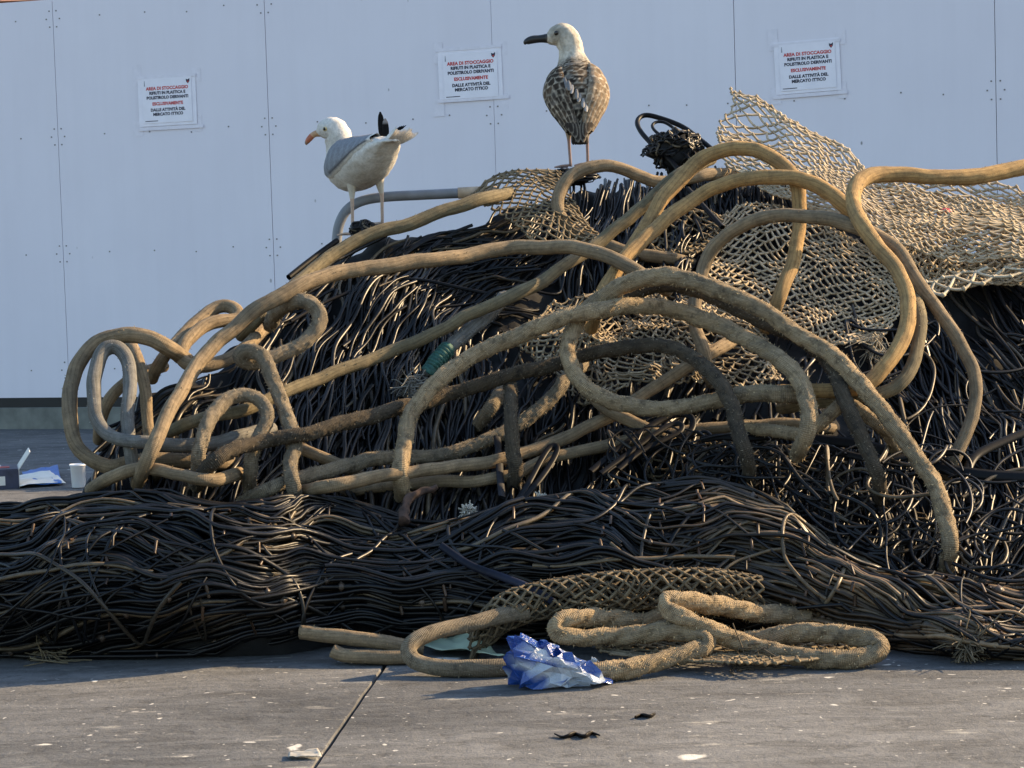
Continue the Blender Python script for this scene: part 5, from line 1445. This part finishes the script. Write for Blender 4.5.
crumpled('plastic_film', 590, 604, 670, 659, 0, lambda D, r_, W: np.broadcast_to(np.array([0.6, 0.62, 0.6]), D.shape), 'small scrap of clear film beside the blue bag', 'litter', 25, 0.6, 24, 16)
def sheet_on_ground(name, corners, mat, label, cat, lift=0.004, bend=0.006, seed=1, n=14, th=0.0012):
    tl, tr, br, bl = [ground_pt(np.array([float(a)]), np.array([float(b)]))[0] for a, b in corners]
    u, v = np.meshgrid(np.linspace(0, 1, n), np.linspace(0, 1, n), indexing='ij')
    P = (tl * (1 - u[..., None]) + tr * u[..., None]) * (1 - v[..., None]) + (bl * (1 - u[..., None]) + br * u[..., None]) * v[..., None]
    P[..., 2] = lift + bend * (0.5 + 0.5 * fbm(np.stack([u * 4, v * 4, u * 0 + seed], -1), seed, 3)) + bend * 2.0 * u * (1 - v)
    Vt = P.reshape(-1, 3); Vb = Vt - np.array([0, 0, th]); m = n * n
    f = grid_faces(n, n)
    rim = np.array([i * n for i in range(n)] + [(n - 1) * n + k for k in range(1, n)] + [i * n + n - 1 for i in range(n - 2, -1, -1)] + list(range(n - 2, 0, -1)))
    r2 = np.roll(rim, -1)
    return link(name, build_mesh(name, np.concatenate([Vt, Vb]), [f, f[:, ::-1] + m, np.stack([rim, r2, r2 + m, rim + m], 1)], mat), label=label, cat=cat)
sheet_on_ground('plastic_sheet', [(432, 644), (470, 650), (505, 663), (424, 655)], plain('pale_green_plastic', (0.42, 0.50, 0.36), 0.5, 0.08, 20, 0.2), 'pale green plastic sheet lying inside the grey rope loop', 'sheet', 0.012, 0.012, 3)
sheet_on_ground('plastic_sheet', [(22, 474), (58, 473), (62, 486), (26, 488)], plain('blue_plastic', (0.03, 0.13, 0.42), 0.4, 0.2, 14, 0.3), 'blue plastic sheet lying behind the bundle at far left', 'sheet', 0.006, 0.012, 4)
sheet_on_ground('paper_scrap', [(14, 480), (50, 478), (66, 485), (20, 489)], plain('white_paper', (0.72, 0.70, 0.64), 0.7, 0.1, 14), 'white paper scrap in front of the blue sheet at far left', 'litter', 0.010, 0.010, 5)
sheet_on_ground('paper_scrap', [(289, 755), (318, 755), (322, 759), (288, 760)], plain('dirty_paper', (0.34, 0.32, 0.28), 0.8, 0.15, 40), 'torn pale paper scrap beside the ground joint in front', 'litter', 0.003, 0.005, 6)
for pts_, lb in (([(555, 734), (563, 737), (574, 734), (584, 736), (592, 733), (599, 735)], 'dark curled strip of rubber on the open ground below the blue bag'), ([(635, 717), (643, 715), (650, 716), (655, 714)], 'small dark scrap on the ground below the rope bight')):
    C_ = catmull(np.array(pts_, float), 1.5)
    Wg = np.array([ground_pt(np.array([a_]), np.array([b_]), 0.004 + 0.0015 * math.sin(a_ * 0.4))[0] for a_, b_ in C_])
    st = Strands(); st.add(Wg, 0.0042 * (0.4 + np.sin(np.linspace(0.25, 2.9, len(Wg)))), (0.012, 0.010, 0.009), 6, flat=(0.6, 1.3))
    st.make('rubber_scrap', MAT['strap'], label=lb, cat='litter')
sheet_on_ground('paper_scrap', [(-14, 412), (2, 414), (5, 425), (-14, 426)], plain('white_scrap', (0.7, 0.69, 0.66), 0.7, 0.1, 14), 'white scrap at the foot of the wall at the left edge', 'litter', 0.02, 0.06, 9)
# open cardboard box with a printed lid, and a white tub
def carton(px0, px1, pyb, pyt, label):
    c = ground_pt(np.array([(px0 + px1) / 2.0]), np.array([pyb * 1.0]))[0]
    k = c[1] / F; w = (px1 - px0) * k; h = (pyb - pyt) * k
    e = empty('carton', (c[0], c[1] + 0.12, 0), label, 'box', None, math.radians(14))
    dk = plain('dark_print', (0.035, 0.04, 0.07), 0.5, 0.4, 20); wt = plain('white_card', (0.68, 0.66, 0.60), 0.7, 0.06, 20); rd = plain('red_print', (0.40, 0.05, 0.04), 0.5, 0.2, 20)
    def b(name, cc, hh, m, parent=None):
        v, f = box_geo(np.array(cc), hh); return child(name, v, [f], m, e if parent is None else parent, local=True, smooth=False)
    d = 0.11
    b('side', (0, -d, h * 0.25), (w / 2, 0.003, h * 0.25), dk); b('side', (0, d, h * 0.25), (w / 2, 0.003, h * 0.25), dk)
    b('side', (-w / 2, 0, h * 0.25), (0.003, d, h * 0.25), wt); b('side', (w / 2, 0, h * 0.25), (0.003, d - 0.004, h * 0.25), wt)
    b('base', (0, 0, 0.004), (w / 2 - 0.004, d - 0.004, 0.003), wt)
    lid = b('lid', (-0.006, 0.0, h * 0.505), (w / 2 + 0.004, d, 0.003), dk)
    b('print', (0.0, -0.02, h * 0.505 + 0.0045), (w * 0.3, 0.03, 0.001), rd, lid); b('print', (-0.02, 0.05, h * 0.505 + 0.0045), (w * 0.22, 0.025, 0.001), wt, lid)
    b('label_panel', (-w * 0.1, -d - 0.004, h * 0.22), (w * 0.28, 0.001, h * 0.12), wt)
    V = np.array([(w / 2, -d, h * .5), (w / 2, d, h * .5), (w / 2 + .05, d, h * 0.95), (w / 2 + .05, -d, h * 0.95)]); V2 = V + np.array([0.004, 0, 0])
    child('flap', np.concatenate([V, V2]), [np.array([[0, 1, 2, 3], [7, 6, 5, 4], [0, 4, 5, 1], [1, 5, 6, 2], [2, 6, 7, 3], [3, 7, 4, 0]])], wt, e, local=True, smooth=False)
carton(-30, 12, 490, 452, 'open printed box with a white flap behind the bundle at the left edge')
c = ground_pt(np.array([76.5]), np.array([489.0]))[0]; k = c[1] / F
prof = [(0.0, 0.002), (6.4, 0.0), (6.8, 0.5), (7.6, 21.5), (8.6, 22.0), (8.6, 23.6), (7.9, 23.6), (7.0, 22), (6.2, 2), (0.0, 1.5)]
th = np.linspace(0, 2 * np.pi, 24, endpoint=False)
V = np.array([[r_ * k * math.cos(t), r_ * k * math.sin(t), z * k + 0.002] for r_, z in prof for t in th]) + np.array([c[0], c[1] + 0.05, 0])
link('plastic_tub', build_mesh('plastic_tub', V, [grid_faces(len(prof), 24, True)], plain('white_plastic', (0.72, 0.73, 0.74), 0.4, 0.04, 10)), label='small white plastic tub beside the leftmost rope loop', cat='tub')

# red float caught in the upper net
fp = at_depth(np.array([945.0]), np.array([212.0]), slope_depth(np.array([945.0]), np.array([212.0])) - 0.075)[0]
v, f = sphere((0, 0, 0), 0.016, 12)
v = v * np.array([1.5, 0.9, 0.8]) * (1 + 0.25 * vnoise(v * 90, 3))[:, None] + fp
link('net_float', build_mesh('net_float', v, f, plain('red_plastic', (0.42, 0.02, 0.025), 0.4, 0.15, 30)), label='small red float caught in the large beige net at upper right', cat='float')
